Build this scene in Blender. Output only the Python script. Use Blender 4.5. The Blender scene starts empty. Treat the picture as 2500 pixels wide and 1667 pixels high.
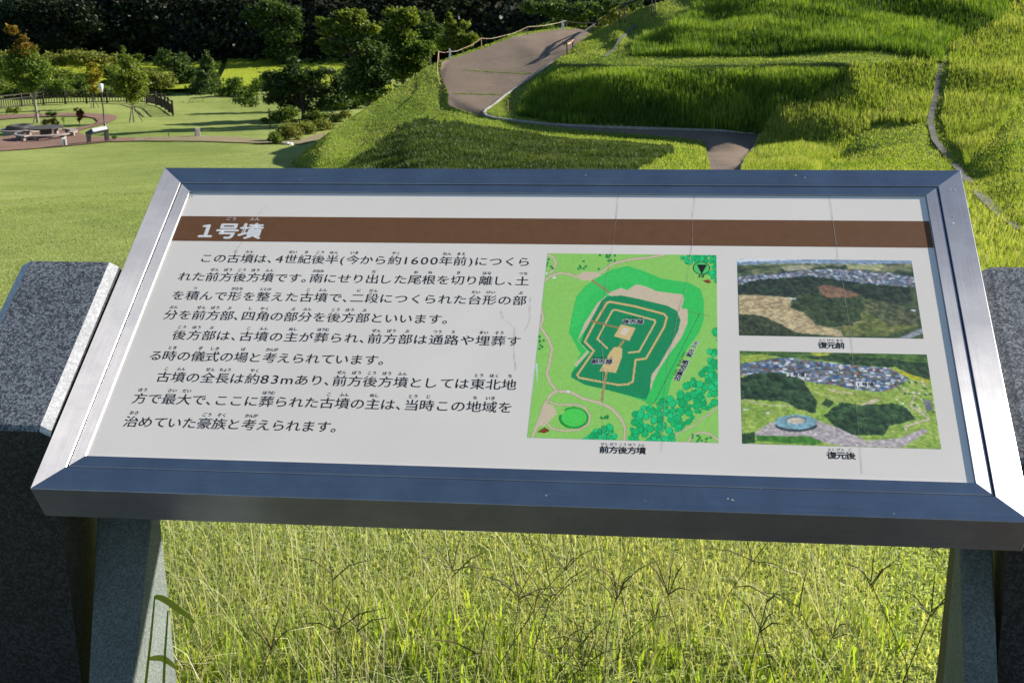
import bpy, math, random
import numpy as np
from mathutils import Vector, Matrix
from mathutils.bvhtree import BVHTree
from mathutils.geometry import delaunay_2d_cdt
random.seed(7); rng = np.random.default_rng(7)
S = bpy.context.scene; COL = S.collection
R = math.radians
# ---------------------------------------------------------------- camera
FPX = 3247.9; YAW, PIT, ROL = R(7.188), R(-16.874), R(1.01)
CAM = Vector((0.206, -1.567, 1.419))
MC = Matrix.Rotation(YAW, 3, 'Z') @ Matrix.Rotation(PIT, 3, 'X') @ Matrix.Rotation(ROL, 3, 'Y')
cd = bpy.data.cameras.new('camera'); cam = bpy.data.objects.new('camera', cd); COL.objects.link(cam)
cr, cf, cu = MC.col[0], MC.col[1], MC.col[2]
m3 = Matrix((cr, cu, -cf)).transposed()
cam.matrix_world = Matrix.Translation(CAM) @ m3.to_4x4()
cd.sensor_width = 36; cd.lens = FPX / 2500 * 36; cd.clip_end = 6000; cd.clip_start = 0.05
cd.dof.use_dof = True; cd.dof.focus_distance = 1.85; cd.dof.aperture_fstop = 38
S.camera = cam
# ---------------------------------------------------------------- light
SUN_EL, SUN_AZ = R(25), R(64)            # azimuth from +Y towards +X
w = bpy.data.worlds.new('World'); S.world = w; w.use_nodes = True
wn = w.node_tree.nodes; wl = w.node_tree.links
sky = wn.new('ShaderNodeTexSky'); sky.sky_type = 'NISHITA'; sky.sun_disc = False
sky.sun_elevation = SUN_EL; sky.sun_rotation = SUN_AZ; sky.air_density = 1.0; sky.dust_density = 0.25; sky.ozone_density = 2.5
wl.new(sky.outputs[0], wn['Background'].inputs[0]); wn['Background'].inputs[1].default_value = 0.065
sv = Vector((math.cos(SUN_EL) * math.sin(SUN_AZ), math.cos(SUN_EL) * math.cos(SUN_AZ), math.sin(SUN_EL)))
sd = bpy.data.lights.new('sun', 'SUN'); sd.energy = 5.0; sd.angle = R(0.53); sd.color = (1.0, 0.93, 0.82)
so = bpy.data.objects.new('sun', sd); COL.objects.link(so); so.rotation_euler = sv.to_track_quat('Z', 'Y').to_euler()
S.view_settings.view_transform = 'Standard'; S.view_settings.look = 'None'
S.view_settings.exposure = 1.02; S.view_settings.gamma = 1
S.cycles.max_bounces = 6; S.cycles.transparent_max_bounces = 8
# ---------------------------------------------------------------- helpers
FW = Vector((-math.sin(YAW), math.cos(YAW), 0)); RT = Vector((math.cos(YAW), math.sin(YAW), 0))
def ray(x, y):                            # photo pixel (2500 wide) -> world direction
    return MC @ Vector(((x - 1250) / FPX, 1, (833.5 - y) / FPX))
def at(x, y, D):                          # point on that ray at forward distance D
    d = ray(x, y); return CAM + d * (D / d.dot(FW))
def tag(o, label=None, cat=None, group=None, kind=None):
    if label: o['label'] = label
    if cat: o['category'] = cat
    if group: o['group'] = group
    if kind: o['kind'] = kind
    return o
def empty(name, loc, label, cat, group=None, rz=0):
    o = bpy.data.objects.new(name, None); COL.objects.link(o); o.location = loc; o.rotation_euler.z = rz
    o.empty_display_size = .1
    return tag(o, label, cat, group)
def link(name, me, mt, parent=None):
    o = bpy.data.objects.new(name, me); COL.objects.link(o)
    if mt:
        for m in (mt if isinstance(mt, (list, tuple)) else [mt]): me.materials.append(m)
    if parent: o.parent = parent
    return o
def npmesh(name, V, F, smooth=False):     # V (n,3), F (m,k) equal-size faces
    V = np.asarray(V, np.float32); F = np.asarray(F, np.int32)
    me = bpy.data.meshes.new(name); k = F.shape[1]; m = len(F)
    me.vertices.add(len(V)); me.vertices.foreach_set('co', V.ravel())
    me.loops.add(m * k); me.loops.foreach_set('vertex_index', F.ravel())
    me.polygons.add(m); me.polygons.foreach_set('loop_start', np.arange(0, m * k, k, dtype=np.int32))
    me.polygons.foreach_set('loop_total', np.full(m, k, np.int32))
    if smooth: me.polygons.foreach_set('use_smooth', np.ones(m, bool))
    me.update(calc_edges=True); return me
def tint(me, arr, name='tint'):
    a = me.attributes.new(name, 'FLOAT', 'POINT'); a.data.foreach_set('value', np.asarray(arr, np.float32))
def pymesh(name, V, F, smooth=False):
    me = bpy.data.meshes.new(name); me.from_pydata([tuple(v) for v in V], [], F)
    if smooth: me.polygons.foreach_set('use_smooth', [True] * len(F))
    me.update(); return me
class MB:                                  # collects simple solids into one mesh
    def __init__(s): s.V = []; s.F = []
    def add(s, V, F):
        n = len(s.V); s.V += [Vector(v) for v in V]; s.F += [[i + n for i in f] for f in F]; return s
    def box(s, c, d, M=None, taper=1.0):
        x, y, z = (q / 2 for q in d); c = Vector(c)
        P = [Vector((a * x * (taper if k > 0 else 1), b * y * (taper if k > 0 else 1), k * z)) for k in (-1, 1) for a, b in ((-1, -1), (1, -1), (1, 1), (-1, 1))]
        P = [c + (M @ q if M else q) for q in P]
        return s.add(P, [[3, 2, 1, 0], [4, 5, 6, 7], [0, 1, 5, 4], [1, 2, 6, 5], [2, 3, 7, 6], [3, 0, 4, 7]])
    def tube(s, pts, rad, n=8, cap=True):
        pts = [Vector(p) for p in pts]; rad = rad if isinstance(rad, (list, tuple)) else [rad] * len(pts)
        V = []; F = []
        for i, p in enumerate(pts):
            d = (pts[min(i + 1, len(pts) - 1)] - pts[max(i - 1, 0)]).normalized()
            a = d.orthogonal().normalized() if i == 0 else (a - d * a.dot(d)).normalized()
            b = d.cross(a)
            V += [p + (a * math.cos(t) + b * math.sin(t)) * rad[i] for t in [2 * math.pi * j / n for j in range(n)]]
        for i in range(len(pts) - 1):
            for j in range(n):
                k = (j + 1) % n; F.append([i * n + j, i * n + k, (i + 1) * n + k, (i + 1) * n + j])
        if cap: F.append(list(range(n))[::-1]); F.append([(len(pts) - 1) * n + j for j in range(n)])
        return s.add(V, F)
    def lathe(s, prof, n=32, c=(0, 0, 0), wob=None, a0=0, a1=2 * math.pi):
        c = Vector(c); V = []; F = []; full = abs(a1 - a0 - 2 * math.pi) < 1e-6; m = n if full else n + 1
        for r, z in prof:
            for j in range(m):
                t = a0 + (a1 - a0) * j / n; q = r * (1 + (wob(t, z) if wob else 0))
                V.append(c + Vector((q * math.cos(t), q * math.sin(t), z)))
        for i in range(len(prof) - 1):
            for j in range(n):
                k = (j + 1) % m; F.append([i * m + j, i * m + k, (i + 1) * m + k, (i + 1) * m + j])
        if not full:
            F.append([i * m for i in range(len(prof))]); F.append([i * m + n for i in range(len(prof))][::-1])
        return s.add(V, F)
    def build(s, name, mt, parent=None, smooth=False, bevel=0):
        o = link(name, pymesh(name, s.V, s.F, smooth), mt, parent)
        if bevel:
            b = o.modifiers.new('bevel', 'BEVEL'); b.width = bevel; b.segments = 2; b.limit_method = 'ANGLE'; b.angle_limit = R(35)
        return o
# ---------------------------------------------------------------- materials
def nodes(name):
    m = bpy.data.materials.new(name); m.use_nodes = True
    nt = m.node_tree; return m, nt, nt.nodes, nt.links, nt.nodes['Principled BSDF']
def ramp(nt, fac, stops):
    r = nt.nodes.new('ShaderNodeValToRGB'); nt.links.new(fac, r.inputs[0])
    e = r.color_ramp.elements
    while len(e) > 1: e.remove(e[0])
    e[0].position = stops[0][0]; e[0].color = (*stops[0][1], 1)
    for p, c in stops[1:]:
        q = e.new(p); q.color = (*c, 1)
    return r.outputs[0]
def noise(nt, scale, detail=4, rough=.6, dim=None, vec=None, stretch=None):
    n = nt.nodes.new('ShaderNodeTexNoise'); n.inputs['Scale'].default_value = scale
    n.inputs['Detail'].default_value = detail; n.inputs['Roughness'].default_value = rough
    if vec is None:
        g = nt.nodes.new('ShaderNodeNewGeometry'); vec = g.outputs['Position']
    if stretch:
        mp = nt.nodes.new('ShaderNodeMapping'); mp.inputs['Scale'].default_value = stretch[0:3]
        if len(stretch) > 3: mp.inputs['Rotation'].default_value = (0, 0, stretch[3])
        nt.links.new(vec, mp.inputs[0]); vec = mp.outputs[0]
    nt.links.new(vec, n.inputs['Vector']); return n.outputs[0]
def mixc(nt, fac, a, b, mode='MIX'):
    m = nt.nodes.new('ShaderNodeMix'); m.data_type = 'RGBA'; m.blend_type = mode
    for sock, v in ((m.inputs[0], fac), (m.inputs[6], a), (m.inputs[7], b)):
        if hasattr(v, 'links'): nt.links.new(v, sock)
        elif isinstance(v, tuple): sock.default_value = (*v, 1)
        else: sock.default_value = v
    return m.outputs[2]
def bump(nt, h, dist, bs, strength=1.0):
    b = nt.nodes.new('ShaderNodeBump'); b.inputs['Distance'].default_value = dist; b.inputs['Strength'].default_value = strength
    nt.links.new(h, b.inputs['Height']); nt.links.new(b.outputs[0], bs.inputs['Normal'])
def simple(name, col, rough=.6, metal=0, var=.25, scale=20, bmp=0, spec=.5):
    m, nt, N, L, bs = nodes(name)
    n = noise(nt, scale)
    a = tuple(max(0, c * (1 - var)) for c in col); b = tuple(min(1, c * (1 + var)) for c in col)
    L.new(ramp(nt, n, [(.3, a), (.7, b)]), bs.inputs['Base Color'])
    bs.inputs['Roughness'].default_value = rough; bs.inputs['Metallic'].default_value = metal
    bs.inputs['Specular IOR Level'].default_value = spec
    if bmp: bump(nt, n, bmp, bs)
    return m
def foliage(name, dark, light, trans=.35, nscale=.6, rough=.55, third=None, transcol=None):
    m, nt, N, L, bs = nodes(name)
    at_ = N.new('ShaderNodeAttribute'); at_.attribute_name = 'tint'
    n = noise(nt, nscale, 3)
    ad = N.new('ShaderNodeMath'); ad.operation = 'MULTIPLY_ADD'; L.new(at_.outputs['Fac'], ad.inputs[0]); ad.inputs[1].default_value = .65
    mu = N.new('ShaderNodeMath'); mu.operation = 'MULTIPLY'; L.new(n, mu.inputs[0]); mu.inputs[1].default_value = .35; L.new(mu.outputs[0], ad.inputs[2])
    st = [(.12, dark), (.75, light)] if third is None else [(.08, dark), (.5, light), (.85, third)]
    c = ramp(nt, ad.outputs[0], st)
    L.new(c, bs.inputs['Base Color']); bs.inputs['Roughness'].default_value = rough; bs.inputs['Specular IOR Level'].default_value = .25
    t = N.new('ShaderNodeBsdfTranslucent'); L.new(mixc(nt, 1.0, c, (1.25, 1.25, .55), 'MULTIPLY'), t.inputs[0])
    mx = N.new('ShaderNodeMixShader'); mx.inputs[0].default_value = trans
    L.new(bs.outputs[0], mx.inputs[1]); L.new(t.outputs[0], mx.inputs[2]); L.new(mx.outputs[0], N['Material Output'].inputs[0])
    return m
def groundmat(name, cols, s1=.12, s2=2.2, s3=30, b=.03, stretch=(1, 1, 1), soil=None):
    m, nt, N, L, bs = nodes(name)
    a = noise(nt, s1, 5, .6); c = noise(nt, s2, 5, .65, stretch=stretch); d = noise(nt, s3, 3, .7)
    c1 = ramp(nt, a, [(.35, cols[0]), (.62, cols[1])]); c2 = ramp(nt, c, [(.3, cols[2]), (.7, cols[3])])
    x = mixc(nt, .55, c1, c2)
    mid = noise(nt, s2 * 7, 4, .7, stretch=stretch); x = mixc(nt, 1.0, x, ramp(nt, mid, [(.3, (.80, .82, .78)), (.7, (1.17, 1.14, 1.12))]), 'MULTIPLY')
    dd = ramp(nt, d, [(.3, (.55, .55, .55)), (.7, (1.35, 1.35, 1.35))])
    x = mixc(nt, 1.0, x, dd, 'MULTIPLY')
    if soil:
        e = noise(nt, soil[1], 5, .6); f = ramp(nt, e, [(soil[2], (0, 0, 0)), (soil[2] + .1, (1, 1, 1))])
        x = mixc(nt, f, x, soil[0])
    L.new(x, bs.inputs['Base Color']); bs.inputs['Roughness'].default_value = .9; bs.inputs['Specular IOR Level'].default_value = .1
    bump(nt, d, b, bs); return m
M = {}
M['lawn'] = groundmat('lawn_grass', [(.145, .22, .045), (.34, .39, .125), (.20, .27, .06), (.34, .37, .12)], .07, .5, 25, .04, (.35, 1.6, 1), ((.27, .20, .13), .5, .66))
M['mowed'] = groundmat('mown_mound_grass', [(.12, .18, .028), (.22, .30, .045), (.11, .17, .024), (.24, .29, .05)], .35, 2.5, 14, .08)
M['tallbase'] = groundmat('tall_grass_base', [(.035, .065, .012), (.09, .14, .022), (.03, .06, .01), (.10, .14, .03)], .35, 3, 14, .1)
M['asphalt'] = groundmat('path_surface', [(.165, .128, .10), (.235, .18, .14), (.15, .118, .095), (.225, .175, .135)], .5, 2.5, 60, .006)
M['brick'] = groundmat('brick_paving', [(.20, .12, .095), (.27, .17, .13), (.20, .125, .10), (.28, .18, .14)], .5, 4, 12, .01)
M['track'] = groundmat('worn_track', [(.24, .19, .12), (.28, .25, .14), (.22, .19, .11), (.30, .26, .16)], .5, 4, 12, .01)
M['dirt'] = groundmat('added_dark_soil', [(.045, .030, .020), (.06, .042, .028), (.04, .028, .018), (.065, .045, .03)], .8, 6, 60, .01)  # for the unseen ground added as a dark reflection
M['paddy'] = groundmat('rice_field', [(.27, .34, .025), (.36, .42, .035), (.25, .33, .02), (.38, .43, .04)], .05, .6, 5, .15, (4, 1, 1, .5))
M['litter'] = groundmat('forest_floor', [(.02, .025, .012), (.03, .03, .015), (.02, .022, .01), (.035, .035, .018)], .2, 2, 8, .1)
M['curb'] = simple('curb_concrete', (.30, .29, .275), .8, var=.3, scale=6)
M['gutter'] = simple('gutter_concrete', (.095, .09, .08), .9, var=.6, scale=2.5)
M['blade'] = foliage('lawn_blades', (.14, .20, .05), (.32, .38, .12), .55, 1.0, third=(.58, .54, .28))
M['mow'] = foliage('mown_blades', (.072, .13, .014), (.225, .31, .035), .45, .4, third=(.44, .43, .15))
M['rough'] = foliage('shade_bank_grass', (.018, .035, .008), (.07, .115, .02), .3, .35, third=(.24, .24, .07))  # rough blades, darkened to paint the shade of the lower bank
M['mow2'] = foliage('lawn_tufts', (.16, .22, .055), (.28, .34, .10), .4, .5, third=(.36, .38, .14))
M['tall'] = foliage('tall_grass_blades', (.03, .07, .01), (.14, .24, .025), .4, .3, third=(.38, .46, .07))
M['weed'] = foliage('weed_leaves', (.15, .24, .03), (.32, .44, .06), .55, 3, third=(.48, .50, .10))
M['stem'] = foliage('grass_stems', (.22, .22, .09), (.42, .42, .20), .35, 3, third=(.75, .70, .48))
M['spike'] = foliage('seed_heads', (.06, .08, .03), (.15, .16, .06), .25, 4, third=(.32, .22, .12))
M['leaf'] = foliage('leaf_green', (.045, .085, .018), (.13, .20, .035), .45, .5, third=(.26, .31, .07))
M['leafdark'] = foliage('leaf_dark', (.022, .046, .018), (.075, .125, .035), .4, .4, third=(.16, .21, .06))
M['leaflight'] = foliage('leaf_light', (.05, .085, .015), (.17, .23, .035), .45, .5, third=(.32, .35, .07))
M['leafolive'] = foliage('leaf_olive', (.08, .11, .022), (.20, .23, .05), .45, .5, third=(.33, .30, .08))
M['leafyellow'] = foliage('leaf_yellow', (.12, .12, .015), (.30, .26, .03), .4, .7, third=(.48, .38, .04))
M['leafautumn'] = foliage('leaf_autumn', (.07, .055, .01), (.21, .15, .02), .35, .7, third=(.38, .19, .03))
M['leafred'] = foliage('leaf_russet', (.07, .02, .01), (.20, .06, .025), .35, 2, third=(.32, .13, .05))
M['forest'] = foliage('forest_leaves', (.005, .012, .006), (.018, .032, .014), .12, .15, third=(.05, .07, .03))  # near-black leaf colour stands in for the shade over the wood
M['bark'] = simple('bark', (.10, .075, .055), .9, var=.4, scale=12, bmp=.01)
M['barkpale'] = simple('bark_pale', (.26, .23, .19), .85, var=.3, scale=8)
M['wood'] = simple('dark_stained_wood', (.035, .022, .016), .7, var=.4, scale=10)
M['stake'] = simple('weathered_stake', (.09, .07, .055), .8)
M['rail'] = simple('brown_painted_rail', (.030, .020, .018), .5)
M['rope'] = simple('rope_tan', (.50, .40, .28), .8); M['ropeorange'] = simple('rope_orange', (.50, .30, .16), .7)
M['white'] = simple('white_paint', (.78, .78, .78), .5, var=.05); M['stone'] = simple('pale_stone', (.34, .31, .29), .85, var=.25, scale=9)
M['pinkstone'] = simple('pink_granite', (.30, .245, .225), .8, var=.2, scale=14); M['darkstone'] = simple('dark_stone', (.07, .065, .06), .6, var=.4, scale=8)
M['metal'] = simple('dark_metal', (.03, .022, .02), .45, var=.2)
def granite(name, cs, rough, scale=190, gl=None):
    m, nt, N, L, bs = nodes(name)
    g = N.new('ShaderNodeNewGeometry')
    v = N.new('ShaderNodeTexVoronoi'); v.inputs['Scale'].default_value = scale; L.new(g.outputs['Position'], v.inputs['Vector'])
    a = noise(nt, scale * 1.3, 3, .75); b = noise(nt, 9, 3)
    s = N.new('ShaderNodeSeparateColor'); L.new(v.outputs['Color'], s.inputs[0])
    ad = N.new('ShaderNodeMath'); ad.operation = 'MULTIPLY_ADD'; L.new(s.outputs[0], ad.inputs[0]); ad.inputs[1].default_value = .45
    mu = N.new('ShaderNodeMath'); mu.operation = 'MULTIPLY'; L.new(a, mu.inputs[0]); mu.inputs[1].default_value = .62; L.new(mu.outputs[0], ad.inputs[2])
    c = ramp(nt, ad.outputs[0], [(.25, cs[0]), (.5, cs[1]), (.72, cs[2])])
    c = mixc(nt, 1.0, c, ramp(nt, b, [(.3, (.85, .85, .85)), (.7, (1.12, 1.12, 1.12))]), 'MULTIPLY')
    L.new(c, bs.inputs['Base Color']); bs.inputs['Roughness'].default_value = rough
    bump(nt, ad.outputs[0], .0006, bs, .5); return m
M['granite'] = granite('speckled_granite', [(.03, .034, .04), (.10, .11, .125), (.30, .315, .335)], .5, 380)
M['polished'] = granite('polished_granite', [(.008, .008, .009), (.016, .016, .018), (.055, .055, .06)], .6, 330)
M['edge'] = granite('glint_edge_granite', [(.42, .42, .43), (.50, .50, .51), (.62, .62, .63)], .25, 330)  # pale bevel colour stands in for the sun's glint on the left block
M['support'] = granite('grey_stone', [(.075, .10, .09), (.125, .15, .138), (.19, .21, .20)], .75, 420)
def brushed(name):
    m, nt, N, L, bs = nodes(name)
    uv = N.new('ShaderNodeUVMap'); uv.uv_map = 'brush'
    mp = N.new('ShaderNodeMapping'); mp.inputs['Scale'].default_value = (900, 6, 1); L.new(uv.outputs[0], mp.inputs[0])
    n = N.new('ShaderNodeTexNoise'); n.inputs['Scale'].default_value = 1; n.inputs['Detail'].default_value = 2; L.new(mp.outputs[0], n.inputs['Vector'])
    d = noise(nt, 14, 4, .7)
    c = mixc(nt, 1.0, ramp(nt, n.outputs[0], [(.3, (.52, .52, .535)), (.7, (.62, .62, .635))]), ramp(nt, d, [(.3, (.85, .85, .87)), (.7, (1.1, 1.1, 1.1))]), 'MULTIPLY')
    e = noise(nt, 75, 2, .5); f = ramp(nt, e, [(.775, (0, 0, 0)), (.80, (1, 1, 1))])
    c = mixc(nt, f, c, (.75, .75, .72))
    L.new(c, bs.inputs['Base Color']); L.new(ramp(nt, f, [(0, (1, 1, 1)), (1, (0, 0, 0))]), bs.inputs['Metallic'])
    bs.inputs['Roughness'].default_value = .40; bs.inputs['Anisotropic'].default_value = .93
    t = N.new('ShaderNodeTangent'); t.direction_type = 'UV_MAP'; t.uv_map = 'brush'; L.new(t.outputs[0], bs.inputs['Tangent'])
    return m
M['steel'] = brushed('brushed_steel')
def boardmat():
    m, nt, N, L, bs = nodes('white_board')
    a = noise(nt, 5, 5, .6); b = noise(nt, 160, 3, .6)
    c = ramp(nt, a, [(.3, (.85, .775, .69)), (.7, (.90, .83, .745))])
    c = mixc(nt, ramp(nt, b, [(.72, (0, 0, 0)), (.78, (.6, .6, .6))]), c, (.4, .38, .35))
    L.new(c, bs.inputs['Base Color']); bs.inputs['Roughness'].default_value = .45; return m
M['board'] = boardmat()
M['band'] = simple('brown_print', (.165, .074, .030), .6, var=.08, scale=60, spec=.3)
M['ink'] = simple('black_print', (.022, .020, .020), .5, var=.1, spec=.3)
M['whiteink'] = simple('white_print', (.80, .79, .78), .5, var=.04)
M['crack'] = simple('crack_line', (.33, .31, .29), .8)
def painted():
    m, nt, N, L, bs = nodes('printed_colours')
    a = N.new('ShaderNodeVertexColor'); a.layer_name = 'paint'; L.new(a.outputs[0], bs.inputs['Base Color'])
    bs.inputs['Roughness'].default_value = .45; return m
M['print'] = painted()
# ---------------------------------------------------------------- ground
PR = np.array([[0, 0], [2.5, 0], [4, -.30], [7.5, -1.03], [16, -2.36], [32, -4.35], [50, -6.6], [64, -8.25], [80, -9.85], [97, -11.1], [105, -11.75], [125, -12.4], [150, -13], [164, -13], [200, -6], [290, 16], [600, 26], [3000, 30]], float)
def sn(x, y, s, k=0):
    return np.sin(x * s + 1.3 * k) * np.cos(y * s * 1.13 + 2.1 * k) + .5 * np.sin(x * s * 2.3 + y * s * 1.7 + k)
def hz(r, X, Y):
    z = np.interp(r, PR[:, 0], PR[:, 1])
    lat = ((X - CAM.x) * RT.x + (Y - CAM.y) * RT.y) / np.maximum((X - CAM.x) * FW.x + (Y - CAM.y) * FW.y, .5)
    t = np.clip((.20 - lat) / .12, 0, 1); t = t * t * (3 - 2 * t)
    z = z + t * np.interp(r, [25, 32, 50, 60, 64, 80, 97, 105, 118], [0, -.12, -.55, -.75, -.80, -.70, -.30, -.08, 0])
    amp = np.clip((r - 6) / 30, 0, 1) * np.clip((150 - r) / 30, 0, 1)
    return z + amp * (.10 * sn(X, Y, .12) + .05 * sn(X, Y, .37, 1)) + .015 * sn(X, Y, 1.9, 2) * np.clip((r - 2.5) / 3, 0, 1)
azs = np.radians(np.concatenate([np.arange(-180, -40, 4), np.arange(-40, -25, .5), np.arange(-25, 17, .22), np.arange(17, 32, .5), np.arange(32, 180.1, 4)]))
rs = np.concatenate([[0], np.geomspace(.4, 3000, 260)])
A_, R_ = np.meshgrid(azs, rs, indexing='ij')
GX = CAM.x + R_ * (math.sin(1) * 0 + np.sin(A_) * RT.x + np.cos(A_) * FW.x); GY = CAM.y + R_ * (np.sin(A_) * RT.y + np.cos(A_) * FW.y)
GZ = hz(R_, GX, GY)
na, nr = A_.shape
idx = np.arange(na * nr).reshape(na, nr)
GF = np.stack([idx[:-1, :-1], idx[:-1, 1:], idx[1:, 1:], idx[1:, :-1]], -1).reshape(-1, 4)[:, ::-1]
GV = np.stack([GX, GY, GZ], -1).reshape(-1, 3)
tag(link('lawn', npmesh('lawn', GV, GF, True), M['lawn']), kind='structure')
ground_bvh = BVHTree.FromPolygons([tuple(v) for v in GV.tolist()], GF.tolist())
def lawn_D(x, y):
    d = ray(x, y); h = ground_bvh.ray_cast(CAM, d, 900)[0]
    return (h - CAM).dot(FW) if h else None
# ---------------------------------------------------------------- mound: control points (U coords = 2.613 x zoomed strip, origin at photo x 850)
def U(p):
    x, y = p[0] / 2.613 + 850, p[1] / 2.613
    D = p[2] if len(p) > 2 and p[2] else lawn_D(x, y)
    if p[1] > 850 and len(p) > 2 and p[2] and p[0] < 4000: D = min(D, lawn_D(x, y) - (1.5 if p[0] < 3000 else .4))
    return (x, y), at(x, y, D)
SIL = [(-350, 1030, 66.5), (-232, 925, 68), (-112, 839, 69), (50, 727, 72), (175, 648, 74.5), (306, 570, 77), (504, 426, 80), (560, 405, 81), (640, 370, 82.5), (740, 335, 84), (870, 292, 86), (1050, 222, 89), (1250, 190, 92), (1400, 174, 94), (1560, 172, 92), (1640, 165, 90), (1700, 160, 88), (1761, 120, 86), (1872, 48, 86), (1928, 34, 86), (2040, 2, 86), (2300, -80, 84), (2700, -160, 80), (3300, -220, 76), (3900, -260, 73), (4400, -270, 73), (4900, -270, 74), (5400, -240, 74)]
BOT = [(5500, 600, 50), (5300, 1700, 16), (4700, 1700, 17.3), (4311, 1492, None), (4181, 1402, None), (4021, 1252, None), (3700, 1250, 38), (3200, 1250, 43.5), (2800, 1180, 47.8), (2500, 1150, 49.8), (2330, 1150, 50), (2240, 1150, 53.4), (2000, 1150, 55.0), (1700, 1150, 57.0), (1500, 1150, 58.4), (1300, 1150, 60.0), (1100, 1150, 61.8), (870, 1150, 63.2), (700, 1150, 63.5), (500, 1150, 63), (200, 1120, 62.5), (-200, 1085, 63.5)]
PATHU = [(600, 395, 80.5), (585, 470, 78), (612, 530, 75), (640, 600, 72), (640, 668, 70), (700, 700, 69), (870, 745, 67)]
PATHR = [(868, 715, 67.5), (920, 678, 69), (1000, 612, 71.3), (1100, 545, 73.5), (1200, 478, 75.5), (1300, 405, 77.5), (1390, 345, 79.5), (1450, 290, 83), (1555, 205, 91)]
PATHT = [(1500, 184, 93), (1385, 187, 92.5), (1250, 202, 90.5), (1060, 235, 87.5), (880, 305, 84.5), (760, 345, 83), (650, 378, 81.5)]
LOWU = [(1000, 765, 66), (1300, 797, 63.5), (1600, 812, 61.5), (1900, 820, 59.5), (2352, 836, 58), (2641, 858, 57)]
LOWD = [(2600, 940, 55), (2560, 1010, 53.2), (2520, 1080, 51.5)]
LOWL = [(2310, 1080, 51.7), (2285, 960, 55), (2280, 905, 56.5), (2000, 868, 58.3), (1500, 832, 61.5), (1300, 806, 62.9), (1000, 772, 65.7)]
TERF = [(1345, 402, 73), (1600, 403, 69), (2050, 408, 64), (2600, 402, 61.5), (3000, 395, 59), (3221, 400, 57.5)]
RIDG = [(3221, 400, 57.5), (3151, 520, 57), (2921, 650, 56.3), (2741, 705, 56.3), (2661, 800, 56.6)]
TOE2 = [(1740, 372, 69.5), (2100, 378, 66.5), (2352, 380, 65), (2800, 362, 63), (3200, 338, 61), (3521, 350, 59.5), (3776, 395, 57.3)]
GUT = [(3776, 400, 58), (3751, 600, 54), (3711, 780, 49.5), (3741, 900, 45.6), (3841, 1030, 40.5), (3921, 1120, 36.2), (4021, 1250, 28.7), (4181, 1400, 22.7), (4311, 1490, 20.2)]
GUTR = [(3821, 400, 58), (3790, 600, 53.8), (3760, 780, 49.6), (3800, 900, 45.4), (3900, 1030, 39.9), (3990, 1130, 34.9), (4090, 1240, 28.4), (4240, 1370, 22.6), (4380, 1480, 19.8)]
G2 = [(1630, 370, 71), (1700, 320, 74), (1740, 240, 78), (1800, 200, 82), (1840, 175, 84)]
CREST = [(575, 430, 79.5), (560, 500, 77), (590, 570, 74), (612, 640, 71.8), (625, 690, 70), (700, 730, 68.5), (870, 765, 66.6), (1100, 800, 64.7), (1300, 835, 62.6), (1500, 860, 60.8), (1700, 878, 59.4), (2000, 900, 57.6), (2240, 925, 56)]
EXTRA = [(2100, 200, 73), (2600, 180, 69.5), (3100, 120, 68), (3521, 150, 67), (3841, 310, 61.5), (3971, 240, 63), (4121, 180, 64), (4311, 60, 67), (4312, 640, 50), (4312, 1100, 30), (4900, 300, 62), (4900, 900, 42), (4900, 1400, 23.5), (4600, -100, 69),
         (3300, 650, 54.4), (3280, 850, 50.6), (3120, 1030, 48.0), (2900, 920, 52.6), (3480, 1020, 41.5), (1250, 620, 70), (1150, 690, 68.5), (1700, 600, 62.5), (2300, 620, 60), (2300, 60, 79), (400, 800, 67.2), (60, 950, 65.5)]
LINES = [SIL + BOT, PATHU, PATHR, PATHT, LOWU, LOWD, LOWL, TERF, RIDG, TOE2, GUT, GUTR, G2, CREST]
pts2 = []; pts3 = []; key = {}; edges = []
def addp(p):
    k = (p[0], p[1])
    if k not in key:
        a, b = U(p); key[k] = len(pts2); pts2.append(a); pts3.append(b)
    return key[k]
for li, Ln in enumerate(LINES):
    ids = [addp(p) for p in Ln]
    if li == 0: ids.append(ids[0])
    edges += [(a, b) for a, b in zip(ids, ids[1:]) if a != b]
for a, b in ((PATHU[-1], LOWL[-1]), (LOWU[0], PATHR[0]), (LOWU[-1], LOWD[0]), (LOWL[0], (2330, 1150, 50)), (LOWD[-1], (2500, 1150, 49.8)), (PATHU[0], PATHT[-1]), (PATHR[-1], PATHT[0])): edges.append((addp(a), addp(b)))
for p in EXTRA: addp(p)
res = delaunay_2d_cdt([Vector(p) for p in pts2], edges, [], 0, 1e-4)
v2, f2, ov = res[0], res[2], res[3]
P3 = []
for i, v in enumerate(v2):
    if ov[i]: P3.append(pts3[ov[i][0]])
    else:     # crossing point: nearest two by distance
        q = sorted(range(len(pts2)), key=lambda j: (pts2[j][0] - v.x) ** 2 + (pts2[j][1] - v.y) ** 2)[:2]
        D = sum((pts3[j] - CAM).dot(FW) for j in q) / 2; P3.append(at(v.x, v.y, D))
def inpoly(x, y, poly):
    c = False; n = len(poly)
    for i in range(n):
        (x1, y1), (x2, y2) = poly[i], poly[i - 1]
        if (y1 > y) != (y2 > y) and x < (x2 - x1) * (y - y1) / (y2 - y1) + x1: c = not c
    return c
def px(Ln): return [(p[0] / 2.613 + 850, p[1] / 2.613) for p in Ln]
OUT = px(SIL + BOT)
Zpath = px(PATHU + LOWL[::-1] + [(2330, 1150), (2500, 1150)] + LOWD[::-1] + LOWU[::-1] + PATHR + PATHT)
Zbank1 = px([(1345, 410), (1250, 500), (1130, 640), (1080, 740), (1300, 785), (1900, 812), (2352, 828), (2641, 852)] + RIDG[::-1] + TERF[::-1][1:])
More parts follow.
